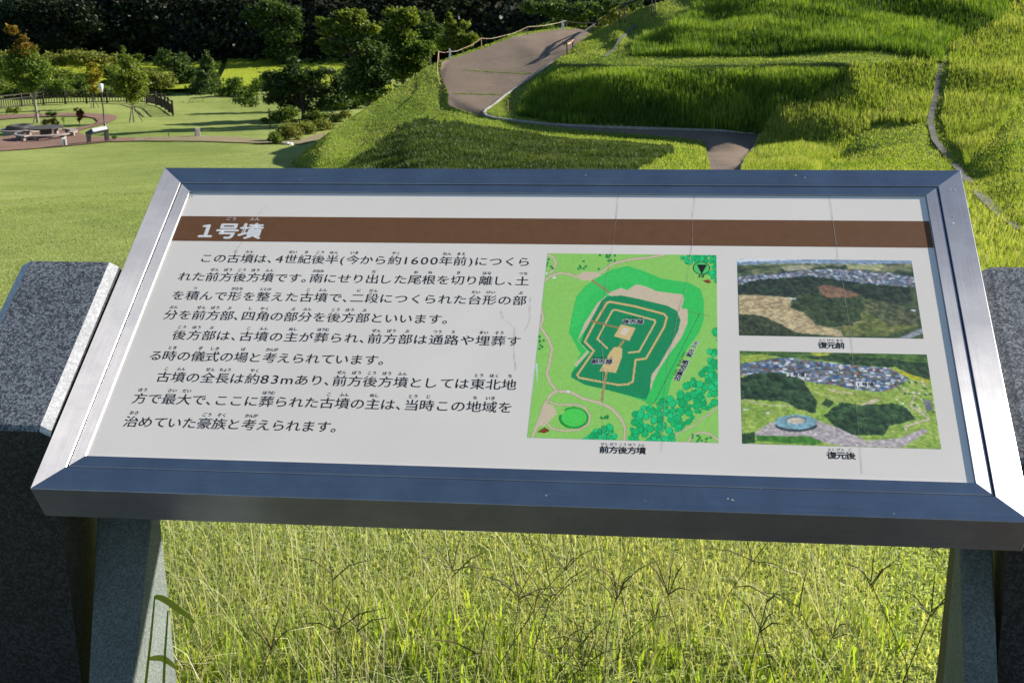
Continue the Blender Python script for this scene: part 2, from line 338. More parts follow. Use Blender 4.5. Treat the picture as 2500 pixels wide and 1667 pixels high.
Zbank2 = px([(1800, 372), (1830, 300), (2050, 200), (2300, 0), (2700, -160), (3300, -220), (3900, -260), (4300, -60), (4121, 180), (3971, 240), (3841, 310), (3790, 390)] + TOE2[::-1][1:-1])
Zridge = px([(3221, 405), (3151, 520), (2921, 650), (2741, 705), (2651, 860), (2520, 1080), (2500, 1150), (2950, 1150), (3121, 1000), (3221, 880), (3401, 800), (3711, 790), (3751, 600), (3776, 400)])
Zright = px([(3841, 310), (3971, 240), (4121, 180), (4300, -60), (4800, -260), (5400, -240), (5400, 600), (4312, 640), (4100, 900), (3930, 1060), (3800, 900), (3760, 780), (3790, 600), (3821, 400)])
Zlow_shade = px([(340, 800), (500, 752), (640, 778), (870, 806), (1300, 866), (1700, 900), (2060, 930), (2100, 965), (1950, 1030), (1800, 1100), (1300, 1160), (-120, 1110), (140, 960)])  # lower bank: darker base and rough blades put its shade into the colour
NS = 7
MV = []; MF = []; MZ = []; vkey = {}
for f in f2:
    cx = sum(v2[i].x for i in f) / 3; cy = sum(v2[i].y for i in f) / 3
    if not inpoly(cx, cy, OUT): continue
    isp = inpoly(cx, cy, Zpath)
    a, b, c = (P3[i] for i in f); pa, pb, pc = (v2[i] for i in f)
    loc = {}
    for i in range(NS + 1):
        for j in range(NS + 1 - i):
            k = NS - i - j; q = (a * i + b * j + c * k) / NS
            kk = (round(q.x, 3), round(q.y, 3), round(q.z, 3))
            if kk not in vkey: vkey[kk] = len(MV); MV.append(q)
            loc[i, j] = vkey[kk]
    def zone(i0, j0):
        t = (i0 / NS, j0 / NS, 1 - (i0 + j0) / NS); q = a * t[0] + b * t[1] + c * t[2]
        d = MC.transposed() @ (q - CAM); X = 1250 + FPX * d.x / d.y; Y = 833.5 - FPX * d.z / d.y
        if isp: return 2
        for zp, zi in ((Zlow_shade, 5), (Zbank1, 1), (Zbank2, 1), (Zridge, 3), (Zright, 3)):
            if inpoly(X, Y, zp): return zi
        return 0
    for i in range(NS):
        for j in range(NS - i):
            MF.append((loc[i, j], loc[i + 1, j], loc[i, j + 1])); MZ.append(zone(i + 1 / 3, j + 1 / 3))
            if i + j < NS - 1: MF.append((loc[i + 1, j], loc[i + 1, j + 1], loc[i, j + 1])); MZ.append(zone(i + 2 / 3, j + 2 / 3))
MVa = np.array([tuple(v) for v in MV]); MFa = np.array(MF); MZa = np.array(MZ)
nrm = np.cross(MVa[MFa[:, 1]] - MVa[MFa[:, 0]], MVa[MFa[:, 2]] - MVa[MFa[:, 0]])
fl = nrm[:, 2] < 0; MFa[fl] = MFa[fl][:, ::-1]
# smooth creases of the grass a little, keep the path edges where they are
ispath = np.zeros(len(MVa), bool); ispath[MFa[MZa == 2].ravel()] = True
E_ = np.concatenate([MFa[:, [0, 1]], MFa[:, [1, 2]], MFa[:, [2, 0]]]); E_ = np.unique(np.sort(E_, 1), axis=0)
ec = np.concatenate([np.sort(MFa[:, [0, 1]], 1), np.sort(MFa[:, [1, 2]], 1), np.sort(MFa[:, [2, 0]], 1)])
ue, cn = np.unique(ec, axis=0, return_counts=True); bd = np.zeros(len(MVa), bool); bd[ue[cn == 1].ravel()] = True
isg = np.zeros(len(MVa), bool); isg[MFa[MZa != 2].ravel()] = True
fix = (ispath & isg) | bd
for it in range(9):
    s = np.zeros_like(MVa); c = np.zeros(len(MVa))
    np.add.at(s, E_[:, 0], MVa[E_[:, 1]]); np.add.at(s, E_[:, 1], MVa[E_[:, 0]]); np.add.at(c, E_[:, 0], 1); np.add.at(c, E_[:, 1], 1)
    MVa = np.where((fix | (~ispath if it > 2 else False))[:, None], MVa, MVa * .5 + .5 * s / np.maximum(c, 1)[:, None])
lump = .035 * sn(MVa[:, 0], MVa[:, 1], .55, 3) + .025 * sn(MVa[:, 0], MVa[:, 1], 1.4, 5)
MVa[:, 2] += np.where(fix | ispath, 0, lump)
def submesh(sel):
    F = MFa[sel]; u, inv = np.unique(F.ravel(), return_inverse=True); return MVa[u], inv.reshape(-1, 3)
gsel = MZa != 2
gv, gf = submesh(gsel)
# skirt: the back of the mound falls away behind its skyline
def skirt(line, n=4):
    V = []; F = []; base = []
    for p in line: base.append(at(p[0] / 2.613 + 850, p[1] / 2.613, p[2]))
    for k in range(n + 1):
        t = k / n
        for b in base:
            V.append((b.x + (FW.x * 14 - RT.x * 3) * t, b.y + (FW.y * 14 - RT.y * 3) * t, b.z - (1.2 * t + 7 * t * t)))
    m = len(base)
    for k in range(n):
        for i in range(m - 1): F.append((k * m + i, k * m + i + 1, (k + 1) * m + i + 1, (k + 1) * m + i))
    return np.array(V), F
sV, sF = skirt(SIL)
b0 = [U(p)[1] for p in BOT + SIL[:6]]; k0 = len(sV); m0 = len(b0)
sV = np.vstack([sV, [tuple(b) for b in b0], [(b.x, b.y, b.z - 3) for b in b0]]); sF = sF + [(k0 + i, k0 + m0 + i, k0 + m0 + i + 1, k0 + i + 1) for i in range(m0 - 1)]
allV = [tuple(v) for v in gv] + [tuple(v) for v in sV]; allF = [list(map(int, f)) for f in gf] + [[i + len(gv) for i in f][::-1] for f in sF]
mm = pymesh('mound', allV, allF, True)
mo = link('mound', mm, [M['mowed'], M['tallbase']]); tag(mo, kind='structure')
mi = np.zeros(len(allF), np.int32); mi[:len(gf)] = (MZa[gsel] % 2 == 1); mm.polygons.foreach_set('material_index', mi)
pv, pf = submesh(MZa == 2)
po = tag(link('path', npmesh('path', pv, pf, True), M['asphalt']), kind='structure')
mound_bvh = BVHTree.FromPolygons([tuple(v) for v in MVa.tolist()], MFa.tolist())
def hit(x, y, tries=14):
    for k in range(tries):
        d = ray(x, y + k * 1.0)
        a = mound_bvh.ray_cast(CAM, d, 900); b = ground_bvh.ray_cast(CAM, d, 900)
        c = [q for q in (a, b) if q[0]]
        if c: return min(c, key=lambda q: q[3])[0]
    return at(x, y, 120)
def hitm(x, y, tries=60):
    for k in range(tries):
        a = mound_bvh.ray_cast(CAM, ray(x, y + k), 900)
        if a[0]: return a[0]
    return hit(x, y)
def ground_at(X, Y):
    a = ground_bvh.ray_cast(Vector((X, Y, 200)), Vector((0, 0, -1))); b = mound_bvh.ray_cast(Vector((X, Y, 200)), Vector((0, 0, -1)))
    z = [q[0].z for q in (a, b) if q[0]]; return max(z) if z else 0
hv = []; hf = []
for i in range(14):
    for j in range(61):
        D_ = 163 + i * 12; X_ = -110 + j * 4.5; q = CAM + FW * D_ + RT * X_; hv.append((q.x, q.y, hz(math.hypot(D_, X_), q.x, q.y) + .25))
for i in range(13):
    for j in range(60): hf.append([i * 61 + j, i * 61 + j + 1, (i + 1) * 61 + j + 1, (i + 1) * 61 + j])
tag(link('hillside', pymesh('hillside', hv, hf, True), M['litter']), kind='structure')
# curbs and gutters
def strip(name, pts, wd, ht, mt, off=0):
    V = []; F = []
    for i, p in enumerate(pts):
        a, b = pts[max(i - 1, 0)], pts[min(i + 1, len(pts) - 1)]; t = (b - a); t.z = 0; t.normalize(); s = Vector((t.y, -t.x, 0))
        for q in (-1, 1):
            for zz in (-.08, ht): V.append(p + s * (q * wd / 2 + off) + Vector((0, 0, zz)))
    for i in range(len(pts) - 1):
        o = i * 4; F += [[o + 1, o + 3, o + 7, o + 5], [o, o + 1, o + 5, o + 4], [o + 3, o + 2, o + 6, o + 7]]
    F += [[0, 2, 3, 1], [len(V) - 4, len(V) - 3, len(V) - 1, len(V) - 2]]
    return tag(link(name, pymesh(name, V, F), mt), kind='structure')
def dense(pts, n=5):
    out = []
    for a, b in zip(pts, pts[1:]): out += [a.lerp(b, k / n) for k in range(n)]
    return out + [pts[-1]]
cp = [(1300, 405, 77.5), (1200, 478, 75.5), (1100, 545, 73.5), (1000, 612, 71.3), (920, 678, 69), (880, 702, 68), (866, 722, 67.3), (885, 742, 66.8), (940, 758, 66.3)] + LOWU
strip('curb', dense([U(p)[1] for p in cp], 3), .10, .07, M['curb'])
strip('kerb_of_lower_path', dense([U(p)[1] for p in LOWU[-1:] + LOWD], 3), .14, .1, M['curb'])
def snap(p):
    return Vector((p.x, p.y, ground_at(p.x, p.y)))
gl = dense([U(p)[1] for p in GUT], 5)
for i_, p in enumerate(gl):
    p.z += .03
strip('gutter', gl, .22, .03, M['gutter'], 0)
strip('side_gutter', [snap(p) for p in dense([U(p)[1] for p in G2], 5)], .20, .04, M['gutter'])
# grass growing in the joints of the path
# draped sheets on the lawn
def drape(name, poly, mt, lift=.05, n=26, kind='structure', D=None):
    P = [hit(*p) if D is None else at(p[0], p[1], D) for p in poly]
    xs = [p.x for p in P]; ys = [p.y for p in P]
    out = []
    for a, b in zip(P, P[1:] + P[:1]):
        k = max(1, int((b - a).length / 1.0)); out += [a.lerp(b, t / k) for t in range(k)]
    pol = [(p.x, p.y) for p in out]
    st = max(max(xs) - min(xs), max(ys) - min(ys)) / n
    ins = [(x, y) for x in np.arange(min(xs), max(xs), st) for y in np.arange(min(ys), max(ys), st) if inpoly(x, y, pol)]
    r = delaunay_2d_cdt([Vector(p) for p in pol + ins], [(i, (i + 1) % len(pol)) for i in range(len(pol))], [], 1, 1e-4)
    V = [(v.x, v.y, ground_bvh.ray_cast(Vector((v.x, v.y, 200)), Vector((0, 0, -1)))[0].z + lift) for v in r[0]]
    F = [list(f) for f in r[2] if inpoly(sum(r[0][i].x for i in f) / 3, sum(r[0][i].y for i in f) / 3, pol)]
    F = [f if ((r[0][f[1]] - r[0][f[0]]).cross(r[0][f[2]] - r[0][f[0]])) > 0 else f[::-1] for f in F]
    return tag(link(name, pymesh(name, V, F, True), mt), kind=kind)
c5 = lambda x, y: (x / 5.6, 180 + y / 5.6)
c1 = lambda x, y: (x / 2.613, y / 2.613)
drape('plaza', [c5(*q) for q in [(-300, 890), (60, 872), (300, 830), (620, 790), (940, 770), (1060, 800), (1200, 870), (1500, 888), (2350, 885), (2352, 915), (1500, 937), (1100, 980), (750, 1010), (250, 1050), (-300, 1100)]], M['brick'], .06)
drape('garden_path', [c5(*q) for q in [(-300, 600), (400, 560), (900, 545), (1300, 555), (1590, 580), (1600, 630), (1450, 690), (1230, 748), (1060, 800), (940, 772), (1230, 715), (1340, 665), (1300, 620), (1150, 592), (850, 590), (400, 608), (-300, 660)]], M['brick'], .07)
drape('footpath', [c1(*q) for q in [(860, 882), (1100, 878), (1500, 878), (1720, 900), (1920, 893), (2070, 852), (2200, 800), (2260, 800), (2120, 865), (2000, 905), (1930, 925), (1650, 920), (1200, 906), (860, 904)]], M['track'], .065)
drape('rice_field', [(556, 154), (860, 151), (1000, 200), (960, 215), (520, 228)], M['paddy'], .5)
drape('rice_field', [(-60, 172), (250, 165), (543, 158), (500, 228), (-60, 228)], M['paddy'], .45)
dp = bpy.data.meshes.new('unseen_dark_ground'); dp.from_pydata([(-9, -16, .004), (9, -16, .004), (1.6, .10, .004), (-1.2, .10, .004)], [], [(0, 1, 2, 3)])
tag(link('unseen_dark_ground', dp, M['dirt']), kind='structure')  # unseen dark ground behind the camera, added to darken the front faces
# ---------------------------------------------------------------- the information sign
TILT = R(30.293); PW, PH = 1.30, .670; TH = .063
pc, ps = math.cos(TILT), math.sin(TILT)
def pp(u, v, h=0): return Vector((u, v * pc - h * ps, .72 + v * ps + h * pc))   # panel plane -> world
sign = empty('information_sign', (0, .17, 0), 'large tilted information board in a brushed steel frame in front, between two granite blocks', 'sign')
def par(o, p): o.parent = p; o.matrix_parent_inverse = Matrix.Translation(-Vector(p.location)) if p.type == 'EMPTY' else Matrix(); return o
def ring(name, o, i, h0, h1, mt, parent, be=.0008):
    a = [(-PW / 2 + o, o), (PW / 2 - o, o), (PW / 2 - o, PH - o), (-PW / 2 + o, PH - o)]; b = [(-PW / 2 + i, i), (PW / 2 - i, i), (PW / 2 - i, PH - i), (-PW / 2 + i, PH - i)]
    V = [pp(*q, h1) for q in a] + [pp(*q, h1) for q in b] + [pp(*q, h0) for q in a] + [pp(*q, h0) for q in b]
    F = []; W = []
    for k in range(4):
        n = (k + 1) % 4
        F += [[k, n, 4 + n, 4 + k], [8 + k, 8 + n, n, k], [12 + n, 12 + k, 4 + k, 4 + n], [8 + n, 8 + k, 12 + k, 12 + n]]; W += [k % 2] * 4
    me = pymesh(name, V, F); uv = me.uv_layers.new(name='brush')
    flat = a + b + a + b
    for pi, p in enumerate(me.polygons):
        for li in p.loop_indices:
            vi = me.loops[li].vertex_index; q = flat[vi]; hh = h1 if vi < 8 else h0
            along, across = (q[0], q[1] + hh) if W[pi] == 0 else (q[1], q[0] + hh)
            uv.data[li].uv = (across, along)
    ob = link(name, me, mt); par(ob, parent)
    m_ = ob.modifiers.new('bevel', 'BEVEL'); m_.width = be; m_.segments = 1; m_.limit_method = 'ANGLE'; m_.angle_limit = R(40)
    return ob
ring('frame', 0, .0385, -TH, 0, M['steel'], sign)
ring('inner_frame', .0403, .0595, -.02, -.0010, M['steel'], sign)
BH = -.0032; VO = -.0020
gb = MB(); gb.add([pp(-.64, .01, -.012), pp(.64, .01, -.012), pp(.64, .66, -.012), pp(-.64, .66, -.012), pp(-.64, .01, -.058), pp(.64, .01, -.058), pp(.64, .66, -.058), pp(-.64, .66, -.058)], [[0, 1, 2, 3], [7, 6, 5, 4], [0, 4, 5, 1], [1, 5, 6, 2], [2, 6, 7, 3], [3, 7, 4, 0]])
par(gb.build('backing', M['metal']), sign)
bb = MB(); e = .0600
bb.add([pp(-PW / 2 + e, e, BH), pp(PW / 2 - e, e, BH), pp(PW / 2 - e, PH - e, BH), pp(-PW / 2 + e, PH - e, BH), pp(-PW / 2 + e, e, -.0115), pp(PW / 2 - e, e, -.0115), pp(PW / 2 - e, PH - e, -.0115), pp(-PW / 2 + e, PH - e, -.0115)], [[0, 1, 2, 3], [7, 6, 5, 4], [0, 4, 5, 1], [1, 5, 6, 2], [2, 6, 7, 3], [3, 7, 4, 0]])
board = par(bb.build('board', M['board']), sign)
board['label'] = 'weathered white printed board with brown title band'
bpar = lambda o: (setattr(o, 'parent', board), o)[1]
def sheet(name, poly, mt, h):
    n = len(poly); V = [pp(q[0], q[1] + VO, h) for q in poly]; return bpar(link(name, pymesh(name, V, [list(range(n))]), mt))
sheet('title_band', [(-.5895, .4953), (.5895, .4967), (.5895, .5557), (-.5895, .5540)], M['band'], BH + .00008)
# --- lettering: every glyph comes from the built-in font
GC = {}
def glyph(ch, off):
    if (ch, off) not in GC:
        c = bpy.data.curves.new('g', 'FONT'); c.body = ch; c.offset = off; c.resolution_u = 3; c.fill_mode = 'FRONT'
        o = bpy.data.objects.new('g', c); COL.objects.link(o); bpy.context.view_layer.update()
        me = bpy.data.meshes.new_from_object(o.evaluated_get(bpy.context.evaluated_depsgraph_get()))
        me.calc_loop_triangles()
        V = np.zeros(len(me.vertices) * 3, np.float32); me.vertices.foreach_get('co', V); V = V.reshape(-1, 3)[:, :2]
        T = np.zeros(len(me.loop_triangles) * 3, np.int32); me.loop_triangles.foreach_get('vertices', T)
        GC[ch, off] = (V, T.reshape(-1, 3)); bpy.data.objects.remove(o); bpy.data.curves.remove(c); bpy.data.meshes.remove(me)
    return GC[ch, off]
class Text:
    def __init__(s): s.V = []; s.F = []; s.n = 0
    def put(s, ch, cx, cy, em, off=0, sx=1, ang=0):
        V, T = glyph(ch, 0)
        if not len(V): return
        mid = (V[:, 0].min() + V[:, 0].max()) / 2 if ch not in '、。' else .5
        cc = .36 if ord(ch) < 128 else .375
        P = np.stack([(V[:, 0] - mid) * em * sx, (V[:, 1] - cc) * em], 1)
        if ang: c, q = math.cos(ang), math.sin(ang); P = P @ np.array([[c, q], [-q, c]])
        k = 0; off = off if ord(ch) > 127 or off > .033 else off * .5
        for dx, dy in (((0, 0),) if off == 0 else ((-.5, 0), (.5, 0)) if off < .02 else ((-1, 0), (1, 0), (0, .8), (0, -.8), (0, 0)) if off < .06 else [(math.cos(a_), math.sin(a_)) for a_ in np.linspace(0, 6.283, 9)[:8]]):
            s.V.append(np.column_stack([P + [cx + dx * off * em, cy + dy * off * em], np.full(len(V), k * 6e-6)])); s.F.append(T + s.n); s.n += len(V); k += 1
    def line(s, x0, x1, y, txt, em, rub, off=0, roff=.02, ydrift=0):
        it = []; i = 0
        while i < len(txt):
            if txt[i] == '{': j = txt.index('}', i); a, b = txt[i + 1:j].split('|'); it.append((a, b)); i = j + 1
            else: it.append((txt[i], '')); i += 1
        wd = lambda c: {'、': .52, '。': .55, '(': .5, ')': .5, 'm': .95, '1': .62, '１': .75}.get(c, .68 if c in '234567890' else 1)
        tot = sum(wd(a) for a, b in it); k = (x1 - x0) / tot; x = x0
        for a, b in it:
            m = x + wd(a) * k / 2; yy = y + ydrift * (m - x0) / (x1 - x0)
            if a in '、。': s.put(a, x + .47 * k, yy, em, off)
            else: s.put(a, m, yy, em * (1.08 if a in '1234567890m' else 1), off, 1.04 if ord(a) > 127 else 1.12)
            if b:
                n = len(b); st = rub * (.98 if n < 3 else .82)
                for q, r_ in enumerate(b): s.put(r_, m + (q - (n - 1) / 2) * st, yy + em * .755, rub, roff, .95)
            x += wd(a) * k
    def build(s, name, mt, h=BH + .00012):
        V = np.concatenate(s.V); V[:, 1] += VO; h = h + V[:, 2]; X = np.zeros((len(V), 3)); X[:, 0] = V[:, 0]; X[:, 1] = V[:, 1] * pc - h * ps; X[:, 2] = .72 + V[:, 1] * ps + h * pc
        return bpar(link(name, npmesh(name, X, np.concatenate(s.F)), mt))
T1 = Text()
EM, RB = .0212, .0072
for x1, y, t in [
    (-.0095, .4565, 'この{古|こ}{墳|ふん}は、4{世|せい}{紀|き}{後|こう}{半|はん}({今|いま}から{約|やく}1600{年|ねん}{前|まえ})につくら'),
    (-.0085, .4150, 'れた{前|ぜん}{方|ぽう}{後|こう}{方|ほう}{墳|ふん}です。{南|みなみ}にせり{出|だ}した{尾|お}{根|ね}を{切|き}り{離|はな}し、{土|つち}'),
    (-.0085, .3740, 'を{積|つ}んで{形|かたち}を{整|ととの}えた{古|こ}{墳|ふん}で、{二|に}{段|だん}につくられた{台|だい}{形|けい}の{部|ぶ}'),
    (-.1180, .3330, '{分|ぶん}を{前|ぜん}{方|ぽう}{部|ぶ}、{四|し}{角|かく}の{部|ぶ}{分|ぶん}を{後|こう}{方|ほう}{部|ぶ}といいます。'),
    (-.0090, .2918, '{後|こう}{方|ほう}{部|ぶ}は、{古|こ}{墳|ふん}の{主|ぬし}が{葬|ほうむ}られ、{前|ぜん}{方|ぽう}{部|ぶ}は{通|つう}{路|ろ}や{埋|まい}{葬|そう}す'),
    (-.2000, .2500, 'る{時|とき}の{儀|ぎ}{式|しき}の{場|ば}と{考|かんが}えられています。'),
    (-.0086, .2090, '{古|こ}{墳|ふん}の{全|ぜん}{長|ちょう}は{約|やく}83mあり、{前|ぜん}{方|ぽう}{後|こう}{方|ほう}{墳|ふん}としては{東|とう}{北|ほく}{地|ち}'),
    (-.0100, .1676, '{方|ほう}で{最|さい}{大|だい}で、ここに{葬|ほうむ}られた{古|こ}{墳|ふん}の{主|ぬし}は、{当|とう}{時|じ}この{地|ち}{域|いき}を'),
    (-.2460, .1250, '{治|おさ}めていた{豪|ごう}{族|ぞく}と{考|かんが}えられます。')]:
    T1.line({.4565: -.5324, .2918: -.5320, .2090: -.5325}.get(y, -.5560), x1, y, t, EM, RB, .016)
for xc, y, t, rr, wd_ in ((.1431, .0990, '前方後方墳', ['ぜん', 'ぽう', 'こう', 'ほう', 'ふん'], .0612), (.4272, .2955, '復元前', ['ふく', 'げん', 'まえ'], .0362), (.4270, .1005, '復元後', ['ふく', 'げん', 'ご'], .0362)):
    T1.line(xc - wd_ / 2, xc + wd_ / 2, y, ''.join('{%s|%s}' % q for q in zip(t, rr)), .0128, .0052, .030, .018)
T1.build('lettering', M['ink'])
T2 = Text(); T2.line(-.552, -.4455, .5195, '１{号|ごう}{墳|ふん}', .0385, .0088, .036, .018)
T2.build('title_lettering', M['whiteink'], BH + .00016)
# --- painted pictures: colours are worked out on a grid and stored on the picture's own vertices
def lin(c):
    c = np.asarray(c, float) / 255; return np.where(c <= .04045, c / 12.92, ((c + .055) / 1.055) ** 2.4)
class Pic:
    def __init__(s, w, h, base, src=None, sc=1.0):
        s.w, s.h = w, h; s.a = np.zeros((h, w, 3)) + np.array(base, float)
        yy, xx = np.mgrid[0:h, 0:w]; s.X = (xx + .5) / w; s.Y = (yy + .5) / h
        if src:      # source quadrilateral: unit square -> photo crop coordinates, so shapes can be given in those
            A = []; b = []
            for (x, y), (u, v) in zip(src, ((0, 0), (1, 0), (1, 1), (0, 1))):
                A += [[u, v, 1, 0, 0, 0, -x * u, -x * v], [0, 0, 0, u, v, 1, -y * u, -y * v]]; b += [x, y]
            H = np.append(np.linalg.solve(np.array(A, float), np.array(b, float)), 1).reshape(3, 3)
            q = H @ np.stack([s.X.ravel(), s.Y.ravel(), np.ones(w * h)]); s.X, s.Y = (q[0] / q[2]).reshape(h, w), (q[1] / q[2]).reshape(h, w)
    def noise(s, cell, seed, st=1.0):
        r = np.random.default_rng(seed); out = np.zeros((s.h, s.w)); amp = 1; tot = 0
        while cell >= 1.5:
            gh, gw = int(s.h / cell) + 3, int(s.w / (cell * st)) + 3; g = r.random((gh, gw))
            y = np.linspace(0, s.h / cell, s.h); x = np.linspace(0, s.w / (cell * st), s.w); yi, xi = y.astype(int), x.astype(int); fy, fx = (y - yi)[:, None], (x - xi)[None]
            fy = fy * fy * (3 - 2 * fy); fx = fx * fx * (3 - 2 * fx)
            out += amp * ((g[yi][:, xi] * (1 - fx) + g[yi][:, xi + 1] * fx) * (1 - fy) + (g[yi + 1][:, xi] * (1 - fx) + g[yi + 1][:, xi + 1] * fx) * fy); tot += amp; amp *= .65; cell /= 2
        return out / tot
    def inside(s, poly, wob=0, seed=1):
        X, Y = s.X, s.Y
        if wob: X = X + (s.noise(10, seed) - .5) * wob; Y = Y + (s.noise(10, seed + 50) - .5) * wob
        c = np.zeros(X.shape, bool); n = len(poly)
        for i in range(n):
            x1, y1 = poly[i]; x2, y2 = poly[i - 1]
            if y1 == y2: continue
            c ^= ((y1 > Y) != (y2 > Y)) & (X < (x2 - x1) * (Y - y1) / (y2 - y1) + x1)
        return c
    def fill(s, poly, col, wob=0, seed=1): m = s.inside(poly, wob, seed); s.a[m] = col; return m
    def tex(s, m, cols, cell, seed, st=1.0, hard=0):
        n = s.noise(cell, seed, st); n = (n - n.min()) / (n.max() - n.min())
        if hard: n = np.clip((n - .5) * hard + .5, 0, 1)
        cs = np.array(cols, float); k = n * (len(cs) - 1); i = np.clip(k.astype(int), 0, len(cs) - 2); f = (k - i)[..., None]
        c = cs[i] * (1 - f) + cs[i + 1] * f; s.a[m] = c[m]
    def stroke(s, pts, wd, col, closed=False):
        d = np.full(s.X.shape, 1e9); P = list(pts) + ([pts[0]] if closed else [])
        for (x1, y1), (x2, y2) in zip(P, P[1:]):
            dx, dy = x2 - x1, y2 - y1; t = np.clip(((s.X - x1) * dx + (s.Y - y1) * dy) / (dx * dx + dy * dy + 1e-9), 0, 1)
            d = np.minimum(d, np.hypot(s.X - x1 - t * dx, s.Y - y1 - t * dy))
        m = d < wd / 2; s.a[m] = col; return m
    def ell(s, cx, cy, rx, ry, col): m = ((s.X - cx) / rx) ** 2 + ((s.Y - cy) / ry) ** 2 < 1; s.a[m] = col; return m
    def canopy(s, poly, n, cols, rad, seed):
        r = np.random.default_rng(seed); xs = [q[0] for q in poly]; ys = [q[1] for q in poly]; ar = np.array(cols, float)
        m = s.inside(poly, 22, seed); base = s.noise(16, seed)
        for _ in range(n):
            x, y = r.uniform(min(xs), max(xs)), r.uniform(min(ys), max(ys)); q = rad * r.uniform(.5, 1.3); e = (((s.X - x) / q) ** 2 + ((s.Y - y) / (q * .8)) ** 2 < 1) & m
            if not e.any(): continue
            k = np.clip(.5 + .5 * ((s.X[e] - x) * .5 - (s.Y[e] - y)) / q, 0, 1) * .7 + .3 * r.random() + (base[e] - .5) * .6
            k = np.clip(k, 0, 1)[:, None]; s.a[e] = ar[0] * (1 - k) + ar[1] * k
    def blur(s, k):
        for _ in range(k):
            p = np.pad(s.a, ((1, 1), (1, 1), (0, 0)), 'edge'); s.a = (p[:-2, 1:-1] + p[2:, 1:-1] + p[1:-1, :-2] + p[1:-1, 2:] + 2 * p[1:-1, 1:-1]) / 6
    def build(s, name, u0, v0, u1, v1, h=BH + .00008, gain=1.0):   # u0,v1 = top left
        U_ = np.linspace(u0, u1, s.w); V_ = np.linspace(v1, v0, s.h) + VO; UU, VV = np.meshgrid(U_, V_)
        X = np.stack([UU, VV * pc - h * ps, .72 + VV * ps + h * pc], -1).reshape(-1, 3)
        I = np.arange(s.w * s.h).reshape(s.h, s.w); F = np.stack([I[:-1, :-1], I[1:, :-1], I[1:, 1:], I[:-1, 1:]], -1).reshape(-1, 4)
        me = npmesh(name, X, F); a = me.color_attributes.new('paint', 'FLOAT_COLOR', 'POINT')
        c = np.ones((s.w * s.h, 4), np.float32); c[:, :3] = np.clip(lin(s.a.reshape(-1, 3)) * gain, 0, .9); a.data.foreach_set('color', c.ravel())
        return bpar(link(name, me, M['print']))
mp = Pic(330, 370, (158, 220, 104), [(172, 88), (1388, 100), (1402, 1450), (22, 1418)])
BR, MG, DG, SA, TR_ = (226, 205, 172), (62, 214, 98), (24, 152, 92), (232, 202, 138), (18, 208, 120)
mp.fill([(100, 1050), (85, 900), (60, 1100), (20, 1418), (0, 1418), (0, 900), (100, 880)], (205, 232, 215))
# paths of the map
for L_, wd in (([(172, 100), (215, 120), (232, 160), (215, 205), (195, 230)], 22), ([(140, 300), (190, 255), (260, 232), (330, 240), (380, 262), (500, 262), (560, 225), (640, 165), (760, 135), (900, 120), (1010, 100)], 20),
               ([(128, 490), (140, 560), (120, 620), (175, 700), (205, 780), (185, 880), (165, 960), (195, 1030), (240, 1080), (340, 1090), (430, 1135), (550, 1165), (640, 1210), (700, 1280), (730, 1340), (722, 1440)], 24),
               ([(240, 1080), (190, 1110), (150, 1180), (110, 1290), (60, 1420)], 26), ([(170, 1150), (240, 1180), (380, 1175), (440, 1200), (478, 1260), (465, 1320), (400, 1358), (300, 1368), (200, 1350), (170, 1310)], 18),
               ([(1402, 1180), (1340, 1240), (1290, 1265), (1230, 1320), (1100, 1380), (1080, 1440)], 14), ([(1180, 1440), (1210, 1395), (1270, 1372), (1340, 1385), (1400, 1430)], 18)):
    mp.stroke(L_, wd, (150, 175, 120)); mp.stroke(L_, wd - 6, BR)
mp.fill([(380, 250), (430, 222), (520, 222), (560, 250), (480, 285), (410, 285)], BR)
mp.fill([(150, 1160), (215, 1190), (240, 1240), (180, 1300), (150, 1330), (90, 1340)], BR)
mp.fill([(640, 205), (745, 180), (860, 215), (990, 270), (1190, 300), (1270, 345), (1297, 430), (1297, 560), (1260, 660), (1180, 770), (1110, 880), (1060, 1010), (1030, 1130), (960, 1150), (900, 1190), (870, 1150), (740, 1110), (560, 1060), (370, 1000), (340, 960), (408, 810), (325, 660), (350, 520), (380, 400), (440, 330), (520, 270)], MG)
for k in range(7):
    mp.stroke([(345 + 12 * k, 640 - 10 * k), (368 + 12 * k, 500), (400 + 12 * k, 390), (520 + 6 * k, 290 + 12 * k), (640, 225 + 14 * k), (745, 205 + 14 * k), (900, 250 + 14 * k)], 2.5, (90, 232, 120))
mp.fill([(620, 370), (700, 338), (745, 355), (810, 312), (870, 325), (960, 362), (1145, 385), (1152, 420), (1135, 482), (1180, 492), (1178, 590), (1130, 700), (1040, 820), (975, 920), (930, 1010), (915, 1075), (900, 1000), (990, 800), (1120, 580), (600, 385), (500, 560), (390, 715), (470, 800), (375, 910), (368, 885), (455, 790), (388, 715), (440, 590), (530, 450)], BR)
mp.fill([(600, 400), (700, 392), (820, 415), (1030, 465), (1100, 500), (1128, 570), (1110, 650), (1050, 760), (975, 890), (920, 960), (905, 1080), (880, 1140), (790, 1120), (740, 1105), (560, 1062), (440, 1035), (340, 980), (345, 950), (480, 800), (410, 735), (440, 650), (500, 540), (560, 430)], DG)
mp.stroke([(385, 965), (505, 790), (440, 725), (500, 610), (600, 445), (620, 438), (800, 470), (1010, 525), (1030, 550), (1010, 620), (880, 845), (805, 855), (785, 1010), (750, 1030), (680, 1035), (400, 985), (385, 965)], 18, (150, 150, 70))
